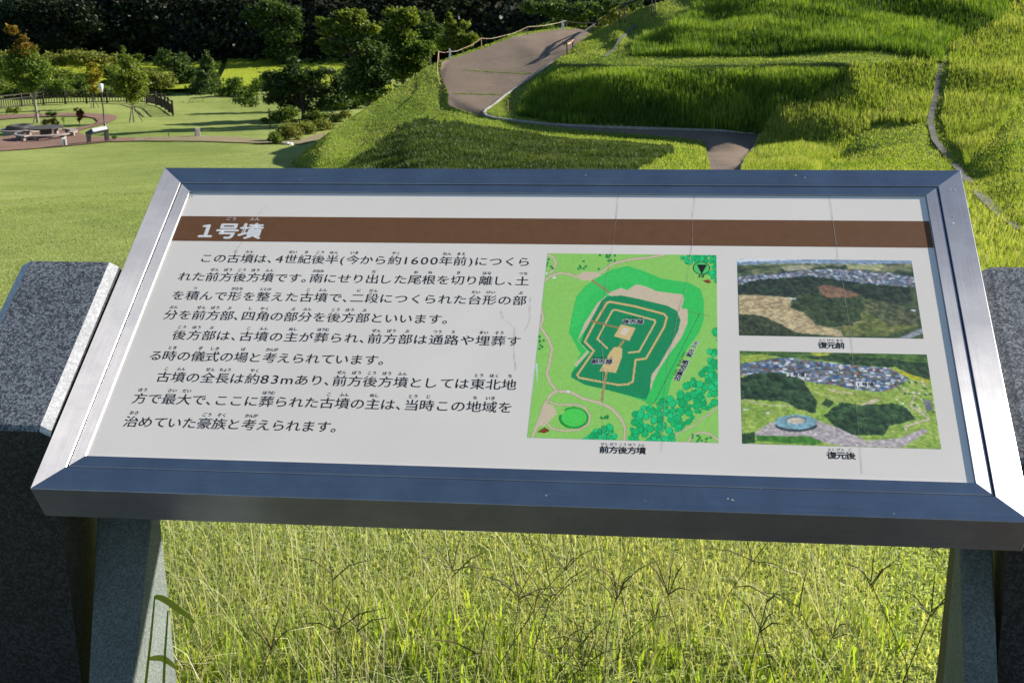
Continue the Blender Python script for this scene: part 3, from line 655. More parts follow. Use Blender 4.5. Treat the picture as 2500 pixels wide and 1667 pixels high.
mp.stroke([(385, 965), (505, 790), (440, 725), (500, 610), (600, 445), (620, 438), (800, 470), (1010, 525), (1030, 550), (1010, 620), (880, 845), (805, 855), (785, 1010), (750, 1030), (680, 1035), (400, 985), (385, 965)], 12, SA)
mp.stroke([(600, 770), (530, 705), (590, 590), (640, 500), (660, 495), (945, 570), (945, 590), (830, 795), (755, 803)], 12, SA)
mp.stroke([(495, 285), (615, 370)], 14, (170, 145, 95)); mp.stroke([(490, 577), (680, 625)], 14, (160, 140, 80))
mp.stroke([(680, 770), (718, 720)], 18, (180, 155, 95)); mp.stroke([(595, 945), (572, 1070), (560, 1150)], 18, (190, 160, 105))
mp.fill([(700, 600), (806, 625), (760, 718), (650, 685)], SA); mp.fill([(720, 622), (768, 632), (735, 680), (688, 668)], (240, 220, 195))
mp.fill([(690, 762), (710, 775), (708, 830), (665, 948), (545, 938), (620, 800), (650, 765)], SA)
for k in range(9): mp.stroke([(440 + 3 * k, 1020 - 14 * k), (900 - 4 * k, 1090 - 16 * k)], 1.2, (20, 138, 82))
mp.ell(358, 1272, 108, 78, (24, 160, 60)); mp.ell(362, 1270, 92, 66, (88, 225, 88)); mp.fill([(225, 1190), (300, 1190), (290, 1240), (240, 1260)], (158, 220, 104))
r_ = np.random.default_rng(3)
def woods(poly, n, rr):
    xs = [p[0] for p in poly]; ys = [p[1] for p in poly]
    for _ in range(n):
        x, y = r_.uniform(min(xs), max(xs)), r_.uniform(min(ys), max(ys))
        if inpoly(x, y, poly):
            q = r_.uniform(.6, 1.2) * rr; g = r_.integers(0, 3); mp.ell(x, y, q * 1.1, q * 1.1, (10, 140, 80)); mp.ell(x - 1, y - 1, q * .95, q * .95, [(16, 205, 112), (30, 220, 130), (10, 188, 104)][g])
woods([(1060, 85), (1400, 90), (1400, 340), (1340, 250), (1230, 200), (1150, 130)], 120, 18)
woods([(1400, 540), (1400, 1150), (1300, 1230), (1130, 1330), (1060, 1460), (760, 1460), (780, 1230), (900, 1180), (1100, 1120), (1200, 1000), (1320, 900), (1320, 830), (1370, 640)], 700, 22)
woods([(430, 1440), (500, 1370), (620, 1320), (670, 1440)], 90, 20)
for _ in range(60):
    for (cx, cy, a, b) in ((470, 175, 90, 30), (600, 130, 60, 30), (200, 170, 40, 50), (1290, 1420, 90, 30), (590, 1260, 40, 16), (130, 720, 18, 60)):
        if r_.random() < .13: mp.ell(cx + r_.uniform(-a, a), cy + r_.uniform(-b, b), 9, 9, (30, 150, 70))
mp.stroke([(1265, 522), (935, 1168)], 4, (70, 90, 60)); mp.stroke([(1180, 503), (1345, 543)], 3, (110, 130, 90)); mp.stroke([(850, 1145), (1025, 1195)], 3, (110, 130, 90))
mp.ell(1278, 195, 62, 46, (20, 30, 25)); mp.ell(1278, 195, 56, 41, (90, 215, 110)); mp.fill([(1245, 168), (1320, 170), (1280, 240)], (20, 25, 22))
mp.fill([(1285, 285), (1330, 275), (1350, 300), (1320, 305)], (140, 70, 30)); mp.fill([(95, 1375), (150, 1340), (190, 1365), (150, 1385)], (140, 70, 30))
for q in ((160, 235), (320, 1083), (220, 265)): mp.ell(*q, 14, 9, (240, 240, 245))
mp.a += (mp.noise(3, 5)[..., None] - .5) * 16
mp.build('site_map_picture', .0141, .1156, .2693, .4759)
TM = Text()
def q5(x, y):      # photo crop position -> panel position
    H = Vector(ray(1280 + x / 2.958, 590 + y / 2.958)); n = Vector((0, -ps, pc)); o = pp(0, 0, BH); k = (o - CAM).dot(n) / H.dot(n); P = CAM + H * k - pp(0, 0, BH)
    return P.x, P.dot(Vector((0, pc, ps))) - VO
def q6(x, y): return q5((1770 + x / 2.903 - 1280) * 2.958, (600 + y / 2.903 - 590) * 2.958)
TW = Text()
for (x, y), t, em, ang in (((787, 577), '後方部', .0100, 0), ((563, 865), '前方部', .0098, 0), ((1178, 870), '古墳の全長 約83m', .0092, None)):
    u, v = q5(x, y)
    if ang is None:
        a, b = Vector(q5(1100, 1000)), Vector(q5(1245, 715)); dr = (b - a); an = math.atan2(dr.y, dr.x); n = len(t)
        for i, ch in enumerate(t):
            if ch != ' ': q = a + dr * ((i + .5) / n); TW.put(ch, q.x, q.y, em, .11, 1, an); TM.put(ch, q.x, q.y, em, .03, 1, an)
        a, b = Vector(q5(1080, 965)), Vector(q5(1165, 790))
        for i, ch in enumerate('こふん ぜんちょうやく'):
            if ch != ' ': q = a + (b - a) * ((i + .5) / 11); TM.put(ch, q.x, q.y, .0040, .03, 1, an)
    else:
        for i, ch in enumerate(t): TW.put(ch, u + (i - 1) * em * 1.02, v, em, .11); TM.put(ch, u + (i - 1) * em * 1.02, v, em, .03)
        for i, ch in enumerate({'後方部': 'こうほうぶ', '前方部': 'ぜんぽうぶ'}[t]): TM.put(ch, u + (i - 2) * em * .6, v + em * .72, .0045, .02)
u, v = q5(1280, 250); TM.put('N', u, v, .0088, .03, 1.2, math.pi)
# --- aerial picture before the restoration
p1 = Pic(250, 155, (60, 80, 60), [(85, 95), (1318, 108), (1405, 658), (98, 640)])
al = np.ones(p1.X.shape, bool)
p1.tex(al, [(40, 58, 44), (70, 90, 62), (96, 104, 74)], 10, 1)
p1.tex(p1.fill([(0, 80), (1400, 80), (1400, 125), (1100, 118), (700, 112), (300, 128), (0, 130)], 0), [(212, 222, 232), (236, 238, 240)], 8, 2, 4)
p1.tex(p1.inside([(60, 122), (300, 112), (650, 104), (980, 96), (1200, 100), (1330, 112), (1330, 140), (900, 140), (60, 150)], 8), [(96, 124, 158), (140, 160, 180), (186, 198, 208)], 7, 3, 4)
p1.tex(p1.inside([(80, 140), (400, 128), (760, 136), (1325, 130), (1340, 220), (900, 180), (700, 165), (420, 200), (80, 215)], 20, 4), [(30, 46, 52), (60, 78, 60), (150, 150, 110), (40, 58, 52)], 9, 4, 3)
p1.tex(p1.inside([(400, 150), (640, 145), (600, 175), (430, 185)], 10), [(150, 150, 120), (180, 175, 150)], 4, 5, 3); p1.tex(p1.inside([(850, 135), (1130, 140), (1100, 178), (880, 170)], 12), [(130, 140, 96), (206, 200, 150)], 4, 6, 3)
def town(P, poly, n, cols, sz, seed, base):
    m = P.inside(poly, 14, seed); P.a[m] = base; r = np.random.default_rng(seed); xs = [q[0] for q in poly]; ys = [q[1] for q in poly]
    for _ in range(n):
        x, y = r.uniform(min(xs), max(xs)), r.uniform(min(ys), max(ys))
        if inpoly(x, y, poly): w_, h_ = r.uniform(.7, 1.5) * sz, r.uniform(.5, 1) * sz * .6; mm_ = (abs(P.X - x) < w_) & (abs(P.Y - y) < h_) & m; P.a[mm_] = cols[r.integers(len(cols))]
HC = [(206, 212, 222), (158, 170, 190), (110, 122, 146), (86, 92, 108), (226, 228, 232), (150, 120, 116), (130, 140, 160), (84, 110, 140)]
town(p1, [(92, 225), (260, 205), (430, 198), (540, 182), (760, 165), (960, 180), (1150, 195), (1335, 225), (1340, 300), (1200, 285), (1000, 275), (760, 240), (600, 222), (400, 235), (92, 280)], 1500, HC, 9, 11, (90, 100, 96))
p1.tex(p1.inside([(92, 300), (180, 255), (330, 240), (620, 220), (760, 240), (1000, 275), (1300, 300), (1320, 400), (1180, 440), (960, 350), (900, 350), (680, 380), (480, 350), (300, 352), (100, 350)], 24, 8), [(22, 36, 34), (40, 56, 46), (62, 76, 58)], 6, 8)
p1.tex(p1.inside([(640, 290), (720, 280), (900, 330), (960, 350), (850, 380), (740, 380), (700, 350)], 16, 9), [(120, 78, 62), (168, 120, 92), (140, 96, 72)], 5, 9)
p1.tex(p1.inside([(460, 440), (560, 350), (700, 370), (860, 370), (960, 360), (1000, 430), (900, 560), (760, 580), (650, 560), (560, 480)], 22, 10), [(34, 54, 36), (58, 80, 50), (88, 104, 62)], 6, 10)
p1.tex(p1.inside([(960, 370), (1200, 400), (1390, 500), (1390, 560), (1150, 640), (860, 640), (800, 590), (960, 520)], 22, 11), [(60, 80, 44), (110, 118, 64), (166, 156, 100)], 5, 11)
p1.tex(p1.inside([(1100, 420), (1330, 450), (1380, 520), (1300, 560), (1120, 500)], 18, 12), [(40, 52, 44), (84, 90, 66)], 5, 12)
p1.tex(p1.inside([(96, 350), (300, 356), (470, 370), (470, 440), (620, 500), (640, 560), (820, 600), (840, 645), (520, 620), (300, 520), (98, 490)]), [(168, 146, 108), (206, 186, 142), (150, 128, 96)], 6, 13, 2)
for L_ in ([(96, 400), (220, 380), (340, 360)], [(200, 400), (330, 470)], [(260, 430), (400, 400)], [(100, 450), (330, 440), (470, 430)], [(320, 500), (470, 440)], [(400, 560), (600, 480)], [(480, 600), (640, 540)], [(640, 560), (700, 610)]): p1.stroke(L_, 4, (134, 114, 88))
p1.tex(p1.inside([(98, 490), (260, 500), (400, 560), (520, 640), (98, 642)], 16, 14), [(34, 46, 34), (70, 84, 54), (130, 124, 96)], 5, 14)
p1.stroke([(650, 575), (790, 585), (900, 550), (1000, 535)], 7, (176, 164, 120)); p1.fill([(1210, 660), (1395, 580), (1405, 610), (1290, 660)], (146, 150, 158)); p1.stroke([(1300, 655), (1400, 612)], 3, (210, 212, 216))
for q in ((485, 377), (1325, 460), (1250, 462)): p1.ell(*q, 22, 8, (222, 226, 230))
FC = [(24, 36, 34), (74, 92, 70)]
p1.canopy([(92, 300), (180, 255), (330, 240), (620, 222), (760, 240), (1000, 275), (1300, 300), (1330, 400), (1190, 440), (960, 350), (900, 350), (680, 300), (640, 350), (480, 380), (300, 352), (100, 350)], 900, FC, 20, 61)
p1.canopy([(460, 440), (540, 340), (680, 330), (720, 372), (860, 370), (960, 360), (1000, 430), (900, 560), (760, 580), (650, 560), (560, 480)], 700, [(26, 42, 30), (96, 112, 74)], 20, 62)
p1.canopy([(1000, 380), (1200, 410), (1390, 500), (1380, 560), (1150, 560), (980, 450)], 260, [(44, 54, 40), (132, 134, 96)], 22, 63)
p1.canopy([(98, 500), (260, 505), (400, 560), (500, 640), (98, 642)], 160, [(30, 42, 32), (92, 100, 70)], 20, 64)
p1.tex(p1.inside([(650, 300), (700, 280), (790, 290), (955, 345), (900, 352), (800, 372), (730, 360)], 16, 9), [(96, 74, 62), (146, 114, 92), (118, 88, 72)], 4, 9)
p1.blur(2)
p1.a *= (.84 + .32 * p1.noise(2.6, 77, 1.3))[..., None] * 1.04
p1.a += (np.random.default_rng(1).random(p1.a.shape[:2])[..., None] - .5) * 26
p1.build('aerial_picture_before', .2998, .3112, .5544, .4688, gain=1.05)
# --- aerial picture after the restoration
p2 = Pic(250, 165, (120, 150, 70), [(104, 748), (1425, 770), (1530, 1438), (120, 1405)])
al = np.ones(p2.X.shape, bool)
p2.tex(al, [(104, 142, 52), (150, 178, 78), (172, 190, 96)], 12, 21)
p2.tex(p2.inside([(100, 740), (1440, 760), (1460, 860), (900, 830), (500, 800), (100, 770)], 24, 22), [(36, 66, 40), (96, 130, 60), (52, 84, 48), (170, 176, 76)], 8, 22, 3)
p2.fill([(108, 790), (250, 772), (380, 790), (150, 836)], (158, 176, 74), 8); p2.fill([(600, 762), (740, 765), (700, 800), (640, 790)], (176, 182, 70), 8)
p2.tex(p2.inside([(560, 790), (800, 782), (1100, 800), (1440, 840), (1450, 950), (1330, 920), (1200, 860), (900, 850)], 22, 23), [(26, 52, 34), (50, 80, 46)], 6, 23)
town(p2, [(108, 840), (400, 795), (700, 825), (900, 850), (1150, 862), (1300, 940), (1230, 1000), (1100, 1040), (900, 1020), (560, 960), (430, 905), (110, 925)], 1300, HC + [(120, 70, 62), (60, 110, 160), (70, 80, 110)], 13, 24, (104, 116, 96))
p2.fill([(1180, 870), (1300, 900), (1450, 960), (1440, 975), (1290, 930)], (196, 188, 52), 8)
p2.tex(p2.inside([(108, 940), (250, 905), (430, 905), (560, 960), (600, 1040), (650, 1100), (640, 1180), (520, 1160), (420, 1100), (112, 1085)], 26, 25), [(20, 40, 28), (44, 70, 44), (70, 98, 62)], 7, 25)
p2.tex(p2.inside([(560, 980), (760, 985), (960, 1030), (1150, 1070), (1170, 1110), (960, 1140), (840, 1120), (640, 1070)], 8, 26), [(136, 162, 66), (176, 188, 92)], 7, 26); p2.stroke([(735, 1020), (820, 1040), (900, 1045)], 12, (208, 196, 160)); p2.stroke([(600, 1030), (720, 1060), (840, 1105)], 5, (196, 190, 140)); p2.fill([(950, 1130), (1060, 1080), (1100, 1090), (1010, 1135)], (204, 190, 160))
p2.tex(p2.inside([(740, 1180), (830, 1110), (960, 1140), (1180, 1110), (1280, 1160), (1350, 1230), (1170, 1270), (1120, 1335), (900, 1340), (760, 1260)], 24, 27), [(18, 44, 30), (40, 78, 44), (66, 104, 58)], 7, 27)
p2.tex(p2.inside([(680, 1120), (720, 1085), (770, 1110), (740, 1150)], 12, 28), [(24, 50, 32), (50, 84, 48)], 5, 28)
p2.stroke([(120, 1090), (300, 1130), (520, 1135)], 8, (196, 186, 150)); p2.stroke([(1340, 1060), (1310, 1130), (1400, 1190), (1440, 1225), (1360, 1250), (1270, 1280), (1280, 1310)], 14, (206, 190, 166)); p2.stroke([(1200, 1080), (1300, 1000), (1380, 960)], 8, (190, 184, 120))
for _ in range(60):
    x, y = r_.uniform(1150, 1480), r_.uniform(960, 1200); p2.ell(x, y, 10, 7, [(60, 100, 50), (196, 190, 130), (220, 218, 210)][r_.integers(3)])
p2.fill([(200, 1340), (320, 1250), (640, 1230), (860, 1310), (1000, 1380), (1230, 1360), (1400, 1290), (1440, 1310), (1250, 1425), (830, 1418), (500, 1350), (230, 1345)], (186, 174, 172))
for k in range(16): p2.stroke([(640 + 44 * k, 1300 + min(k, 8) * 12 - max(k - 8, 0) * 8), (610 + 46 * k, 1330 + min(k, 8) * 12 - max(k - 8, 0) * 8)], 2.5, (228, 224, 224))
p2.tex(p2.inside([(225, 1345), (600, 1350), (690, 1385), (640, 1410), (220, 1385)], 6, 29), [(50, 110, 40), (96, 150, 56)], 5, 29); p2.tex(p2.inside([(118, 1330), (210, 1320), (215, 1400), (120, 1402)], 14, 30), [(30, 60, 36), (60, 96, 50)], 5, 30)
p2.ell(505, 1275, 148, 42, (60, 66, 70)); p2.ell(503, 1250, 148, 52, (132, 172, 184)); p2.ell(505, 1236, 70, 27, (84, 112, 120)); p2.ell(503, 1240, 64, 22, (206, 190, 170))
for q in ((150, 1162), (308, 1185), (640, 1340), (290, 1305)): p2.ell(*q, 18, 7, (226, 222, 214))
p2.fill([(1400, 1090), (1450, 1095), (1470, 1160), (1420, 1160)], (120, 124, 134), 8)
p2.canopy([(108, 940), (250, 905), (430, 905), (560, 960), (600, 1040), (650, 1100), (640, 1180), (520, 1160), (420, 1100), (112, 1085)], 500, [(20, 38, 28), (80, 112, 72)], 24, 65)
p2.canopy([(700, 1200), (740, 1170), (830, 1105), (960, 1130), (1180, 1110), (1280, 1150), (1350, 1230), (1170, 1270), (1120, 1335), (900, 1340), (760, 1260)], 600, [(18, 40, 28), (84, 120, 72)], 26, 66)
p2.canopy([(560, 790), (800, 782), (1100, 800), (1440, 840), (1450, 950), (1330, 920), (1200, 860), (900, 850)], 300, [(28, 50, 36), (84, 112, 70)], 20, 67)
p2.canopy([(680, 1120), (720, 1085), (770, 1110), (740, 1150)], 20, [(24, 50, 32), (84, 116, 72)], 16, 68)
p2.blur(1)
p2.a *= (.84 + .32 * p2.noise(2.6, 78, 1.3))[..., None] * 1.04
p2.a += (np.random.default_rng(2).random(p2.a.shape[:2])[..., None] - .5) * 22
p2.build('aerial_picture_after', .3000, .1155, .5552, .2815, gain=1.05)
for P in ([(436, 898), (575, 905), (572, 932), (545, 932), (577, 968), (520, 930), (436, 925)], [(925, 960), (1058, 968), (1056, 1000), (950, 998), (932, 1026), (936, 996), (925, 995)]): sheet('callout', [q6(*q) for q in P][::-1], M['whiteink'], BH + .00018)
for (x, y), t in (((502, 914), '2号墳'), ((992, 982), '1号墳')):
    u, v = q6(x, y)
    for i, ch in enumerate(t): TM.put(ch, u + (i - 1) * .0082, v, .0082, .02)
TW.build('map_lettering_outline', M['whiteink'], BH + .00016); TM.build('map_lettering', M['ink'], BH + .00030)
# --- hairline cracks and dirt in the printed sheet
ck = MB(); rc = random.Random(5)
for L_ in ([(.1159, .6100), (.1150, .55), (.1128, .4947), (.1080, .43), (.1045, .3775), (.106, .30), (.112, .2), (.1160, .1155)], [(.2368, .610), (.2335, .56), (.2331, .5014), (.226, .42), (.213, .35), (.2, .25), (.196, .17), (.1947, .0962)], [(.4452, .610), (.4460, .55), (.4485, .4666), (.452, .40), (.4556, .3075), (.453, .2), (.4515, .0701)],
          [(-.452, .585), (-.462, .555)], [(-.4715, .492), (-.480, .470)], [(-.045, .35), (-.040, .335), (-.022, .318), (-.018, .27), (-.012, .235)], [(-.082, .309), (-.068, .312), (-.055, .309)], [(-.004, .38), (-.001, .33), (-.006, .31)]):
    P = []
    for a, b in zip(L_, L_[1:]):
        for k in range(5): t = k / 5; P.append((a[0] + (b[0] - a[0]) * t + rc.uniform(-.0006, .0006), a[1] + (b[1] - a[1]) * t))
    P.append(L_[-1])
    for a, b in zip(P, P[1:]): w_ = rc.uniform(.00010, .00030); ck.add([pp(a[0] - w_, a[1], BH + .00035), pp(a[0] + w_, a[1], BH + .00035), pp(b[0] + w_, b[1], BH + .00035), pp(b[0] - w_, b[1], BH + .00035)], [[3, 2, 1, 0]])
bpar(ck.build('cracks', M['crack']))
dr = MB()
for (u, v, n, s_) in ((-.515, .6225, 7, .0035), (-.545, .640, 1, .002), (-.37, .6225, 4, .0016), (-.41, .64, 3, .0012), (-.585, .605, 16, .0022), (.415, .625, 2, .003), (.60, .60, 12, .0013), (.56, .625, 6, .0014), (.405, .652, 2, .002), (.29, .018, 3, .0018), (.18, .012, 3, .0013), (-.588, .595, 9, .0018), (.62, .56, 12, .0012), (.63, .62, 8, .0014), (-.47, .655, 4, .001), (-.1, .621, 3, .001), (.15, .6235, 3, .001)):
    for _ in range(n):
        x, y = u + rc.gauss(0, .006 if n > 1 else 0), v + rc.gauss(0, .004 if n > 1 else 0); k = rc.uniform(.4, 1) * s_
        if abs(x) > .648 or y > .668: continue
        q = [(x + math.cos(t) * k * rc.uniform(.6, 1), y + math.sin(t) * k * rc.uniform(.5, 1)) for t in (0, .9, 1.9, 2.8, 3.7, 4.6, 5.5)]
        h_ = .0004 if (abs(x) > .6115 or y > .632 or y < .038) else (-.0011 if (abs(x) > .59 or y > .61) else BH + .0006)
        dr.add([pp(*a, h_) for a in q], [list(range(7))])
par(dr.build('droppings', simple('dried_dirt', (.55, .55, .52), .9)), sign)
# --- stone supports under the board
def prism(name, x0, x1, prof, mt, bev=.004, tap=0):
    m = MB(); n = len(prof); V = [(x0 + tap * (.745 - z), y, z) for y, z in prof] + [(x1, y, z) for y, z in prof]
    m.add(V, [list(range(n)), [2 * n - 1 - i for i in range(n)]] + [[i, i + n, (i + 1) % n + n, (i + 1) % n] for i in range(n)])
    return m.build(name, mt, bevel=bev)
legp = [(-.19, -.05), (.195, -.05), (.195, .62), (.195, .745), (.165, .73), (.163, .605), (.04, .40)][::-1]
par(prism('support', -.6515, -.5545, legp, M['support'], .003, .085), sign)
par(prism('support', .604, .648, legp, M['support'], .003), sign)
def block(label, x0, x1, yf, dh, lite):
    yb = .382 - dh * (.6 if dh > 0 else 2.4); zt = lambda y: .72 + (y - 0) * math.tan(TILT) + dh / pc
    t = empty('granite_block', ((x0 + x1) / 2, .25, 0), label, 'stone block', 'granite blocks flanking the board')
    pr = [(yf, -.05), (yf, zt(yf) - .01), (yf + .004, zt(yf) - .002), (yb - .012, zt(yb) - .007), (yb, zt(yb) - .018), (yb + .06, -.05)]
    b = .015
    m = MB(); n = len(pr)
    V = [(x0, y, z) for y, z in pr] + [(x1, y, z) for y, z in pr]
    V = []; rings = []
    for (x, i_) in ((x0, 1), (x0 + b, 0), (x1 - b, 0), (x1, 1)):
        rings.append(len(V))
        for y, z in pr: V.append((x, y + (b * .35 if (i_ and y < yf + .1) else 0) * 0, z - (b * .5 if (i_ and z > .3) else 0)))
    Fm = {0: [], 1: [], 2: []}
    for r0, r1 in zip(rings, rings[1:]):
        for i in range(n):
            j = (i + 1) % n; f = [r0 + j, r0 + i, r1 + i, r1 + j]
            top = i in (1, 2)
            key_ = (2 if (r0 == rings[0] or r0 == rings[2]) and top else (0 if top or i == 3 else 1)); Fm[key_].append(f)
    Fm[1] += [[i for i in range(n)], [rings[3] + n - 1 - i for i in range(n)]]
    for k, nm, mt in ((0, 'top', M['granite']), (1, 'body', M['polished']), (2, 'bevel', lite)):
        us = sorted({i for f in Fm[k] for i in f}); mpd = {a: i for i, a in enumerate(us)}; me = pymesh(nm, [V[i] for i in us], [[mpd[i] for i in f] for f in Fm[k]]); o = link(nm, me, mt); par(o, t)
    return t
block('tall dark speckled granite post left of the board with a polished edge coloured pale as sun glint', -.812, -.653, .080, .012, M['edge'])
block('tall dark speckled granite post right of the board, at the right edge', .656, .82, .115, -.020, M['granite'])
# ---------------------------------------------------------------- blades, leaves
def blades(name, P, H, Wd, mt, lean=.25, bias=(0, 0), segs=2, label=None, tt=None, parent=None, droop=.3):
    n = len(P); az = rng.uniform(0, 2 * math.pi, n); dx, dy = np.cos(az), np.sin(az)
    # width direction roughly across the view so that blades read
    wa = rng.uniform(0, math.pi, n); wx, wy = np.cos(wa), np.sin(wa)
    ln = rng.uniform(0, lean, n)[:, None] * np.stack([dx, dy], 1) + np.array(bias)[None]
    V = np.zeros((n, 5, 3)); W2 = np.stack([wx, wy, np.zeros(n)], 1) * (Wd / 2)[:, None]
    L3 = np.zeros((n, 3)); L3[:, :2] = ln; up = np.zeros((n, 3)); up[:, 2] = 1
    mid = P + (up * .55 + L3 * .35) * H[:, None]; tip = P + (up * (1 - droop * np.hypot(ln[:, 0], ln[:, 1])[:, None]) + L3 * 1.0) * H[:, None]
    V[:, 0] = P - W2; V[:, 1] = P + W2; V[:, 2] = mid - W2 * .75; V[:, 3] = mid + W2 * .75; V[:, 4] = tip
    o = (np.arange(n) * 5)[:, None, None]; F = np.array([[0, 1, 3], [0, 3, 2], [2, 3, 4]])[None] + o
    me = npmesh(name, V.reshape(-1, 3), F.reshape(-1, 3))
    t = rng.beta(2, 2.2, n) if tt is None else tt
    tv = np.repeat(t, 5).reshape(n, 5); tv[:, 4] += .12; tv[:, 0:2] -= .1; tint(me, np.clip(tv, 0, 1).ravel())
    ob = link(name, me, mt, parent)
    if parent is None: tag(ob, label, 'grass', kind='stuff')
    return ob
def on_mound(zones, n, pw=2.0, cond=None):
    m = np.isin(MZa, zones); F = MFa[m]; a, b, c = MVa[F[:, 0]], MVa[F[:, 1]], MVa[F[:, 2]]
    ar = np.linalg.norm(np.cross(b - a, c - a), axis=1) / 2; D = np.maximum(((a + b + c) / 3 - np.array(CAM)) @ np.array(FW), 10)
    w_ = ar / D ** pw; k = rng.choice(len(F), n, p=w_ / w_.sum()); u, v = rng.random(n), rng.random(n); f = u + v > 1; u[f], v[f] = 1 - u[f], 1 - v[f]
    return a[k] + (b[k] - a[k]) * u[:, None] + (c[k] - a[k]) * v[:, None], D[k]
P, D = on_mound([1], 120000); cl = np.clip(.5 + .4 * sn(P[:, 0], P[:, 1], .55, 2) + .25 * sn(P[:, 0] + 3, P[:, 1], 1.7, 6), 0, 1); ok = rng.random(len(P)) < .45 + .55 * cl; P, D, cl = P[ok], D[ok], cl[ok]
q_ = (P - np.array(CAM)) @ np.array(MC); yu = (833.5 - FPX * q_[:, 2] / q_[:, 1]) * 2.613; edge_h = np.where(yu > 395, np.clip((yu - 405) / 130, .12, 1), np.clip((392 - yu) / 40, .35, 1))
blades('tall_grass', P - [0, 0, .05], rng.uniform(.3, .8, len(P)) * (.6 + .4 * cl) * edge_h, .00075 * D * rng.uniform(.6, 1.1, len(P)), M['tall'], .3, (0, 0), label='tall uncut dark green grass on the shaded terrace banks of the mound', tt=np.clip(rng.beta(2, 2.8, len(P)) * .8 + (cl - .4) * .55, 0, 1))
P, D = on_mound([5], 80000); cl = np.clip(.45 + .4 * sn(P[:, 0], P[:, 1], .8, 4) + .3 * sn(P[:, 0] + 3, P[:, 1], 2.1, 6), 0, 1)
blades('rough_shade_grass', P - [0, 0, .03], rng.uniform(.08, .26, len(P)) * (.5 + .5 * cl), .0008 * D * rng.uniform(.5, 1.1, len(P)), M['rough'], .5, label='rough grass, darkened as shade, on the lower bank below the path', tt=np.clip(rng.beta(2, 3.2, len(P)) * .75 + (cl - .45) * .35, 0, 1))
P, D = on_mound([3], 110000); cl = np.clip(.5 + .4 * sn(P[:, 0], P[:, 1], .6, 9), 0, 1)
blades('tall_grass', P - [0, 0, .05], rng.uniform(.18, .5, len(P)) * (.5 + .5 * cl), .0008 * D * rng.uniform(.6, 1.1, len(P)), M['mow'], .35, (0, 0), label='long bright green grass on the sunlit ridge and right-hand slope of the mound', tt=np.clip(rng.beta(2.4, 2.0, len(P)) + (cl - .5) * .3, 0, 1))
jp = []
for (a, b, n_) in (((740, 447), (1215, 467), 420), ((672, 600), (995, 606), 330)):
    A3, B3_ = hitm(a[0] / 2.613 + 850, a[1] / 2.613), hitm(b[0] / 2.613 + 850, b[1] / 2.613)
    for k in range(n_): q = A3.lerp(B3_, float(np.clip(rng.choice([.08, .2, .33, .5, .56, .7, .78, .9]) + rng.normal() * .06, 0, 1))); q = q + FW * rng.normal() * .07 * (.4 + (k % 5) * .25); jp.append((q.x, q.y, ground_at(q.x, q.y)))
jp = np.array(jp); blades('joint_grass', jp, rng.uniform(.02, .07, len(jp)), rng.uniform(.02, .05, len(jp)), M['tall'], .5, label='tufts of grass growing in the cross joints of the upper path')
P, D = on_mound([0], 130000)
blades('mown_grass', P - [0, 0, .02], rng.uniform(.04, .12, len(P)), .0010 * D * rng.uniform(.5, 1, len(P)), M['mow'], .5, label='short mown grass covering the terraces and lower slopes of the mound', tt=np.clip(rng.beta(2.2, 2.0, len(P)) + .15 * sn(P[:, 0], P[:, 1], .5, 7), 0, 1))
def lawn_pts(n, az0, az1, r0, r1):
    a = np.radians(rng.uniform(az0, az1, n)); r = np.exp(rng.uniform(np.log(r0), np.log(r1), n))
    X = CAM.x + r * (np.sin(a) * RT.x + np.cos(a) * FW.x); Y = CAM.y + r * (np.sin(a) * RT.y + np.cos(a) * FW.y)
    return np.stack([X, Y, hz(r, X, Y)], 1), r
P, r = lawn_pts(170000, -24, 24, 2.4, 14); f = P[:, 1] > .1; P, r = P[f], r[f]
blades('lawn_grass', P, rng.uniform(.006, .019, len(P)) * (1 + .3 * sn(P[:, 0], P[:, 1], 2, 1)), .0022 * r * rng.uniform(.5, 1, len(P)), M['blade'], .9, label='short cropped lawn grass around the information board', tt=np.clip(rng.beta(2, 2, len(P)) + .12 * sn(P[:, 0], P[:, 1], 1.3, 4), 0, 1))
P, r = lawn_pts(90000, -24, -4, 12, 95); f = rng.random(len(P)) < np.clip((95 - r) / 75, 0, 1); P, r = P[f], r[f]
blades('lawn_grass', P, rng.uniform(.008, .028, len(P)), .0009 * r * rng.uniform(.5, 1, len(P)), M['mow2'], .9, label='short grass texture of the long sloping lawn at the left', tt=np.clip(rng.beta(2, 2, len(P)) + .2 * sn(P[:, 0], P[:, 1], .35, 4), 0, 1))
P, r = lawn_pts(45000, 12.5, 22, 9, 34)
blades('lawn_grass', P - [0, 0, .02], rng.uniform(.08, .20, len(P)), .0016 * r * rng.uniform(.5, 1, len(P)), M['mow'], .5, label='yellow-green lawn grass beyond the right granite block', tt=rng.beta(3, 1.8, len(P)))
# the uncut weeds around the foot of the board
P, r = lawn_pts(7000, -17, 18, 2.15, 2.95); f = (P[:, 1] > .32) & (rng.random(len(P)) < np.clip((2.9 - r) / .6, .02, .9) * np.clip(.5 + .5 * sn(P[:, 0], P[:, 1], 5, 3), .1, 1)); P = P[f]
blades('weeds', P, rng.uniform(.03, .09, len(P)), rng.uniform(.003, .008, len(P)), M['weed'], .8, label='leafy green weeds growing at the foot of the board', tt=rng.beta(2, 2, len(P)), droop=.8)
P, r = lawn_pts(2600, -17, 17, 2.15, 3.9); f = P[:, 1] > .30; P = P[f]
blades('grass_stems', P, rng.uniform(.07, .27, len(P)), rng.uniform(.0013, .0026, len(P)), M['stem'], 1.1, label='thin pale flowering grass stems standing below the board', tt=np.clip(rng.beta(1.6, 1.6, len(P)), 0, 1), droop=.35)
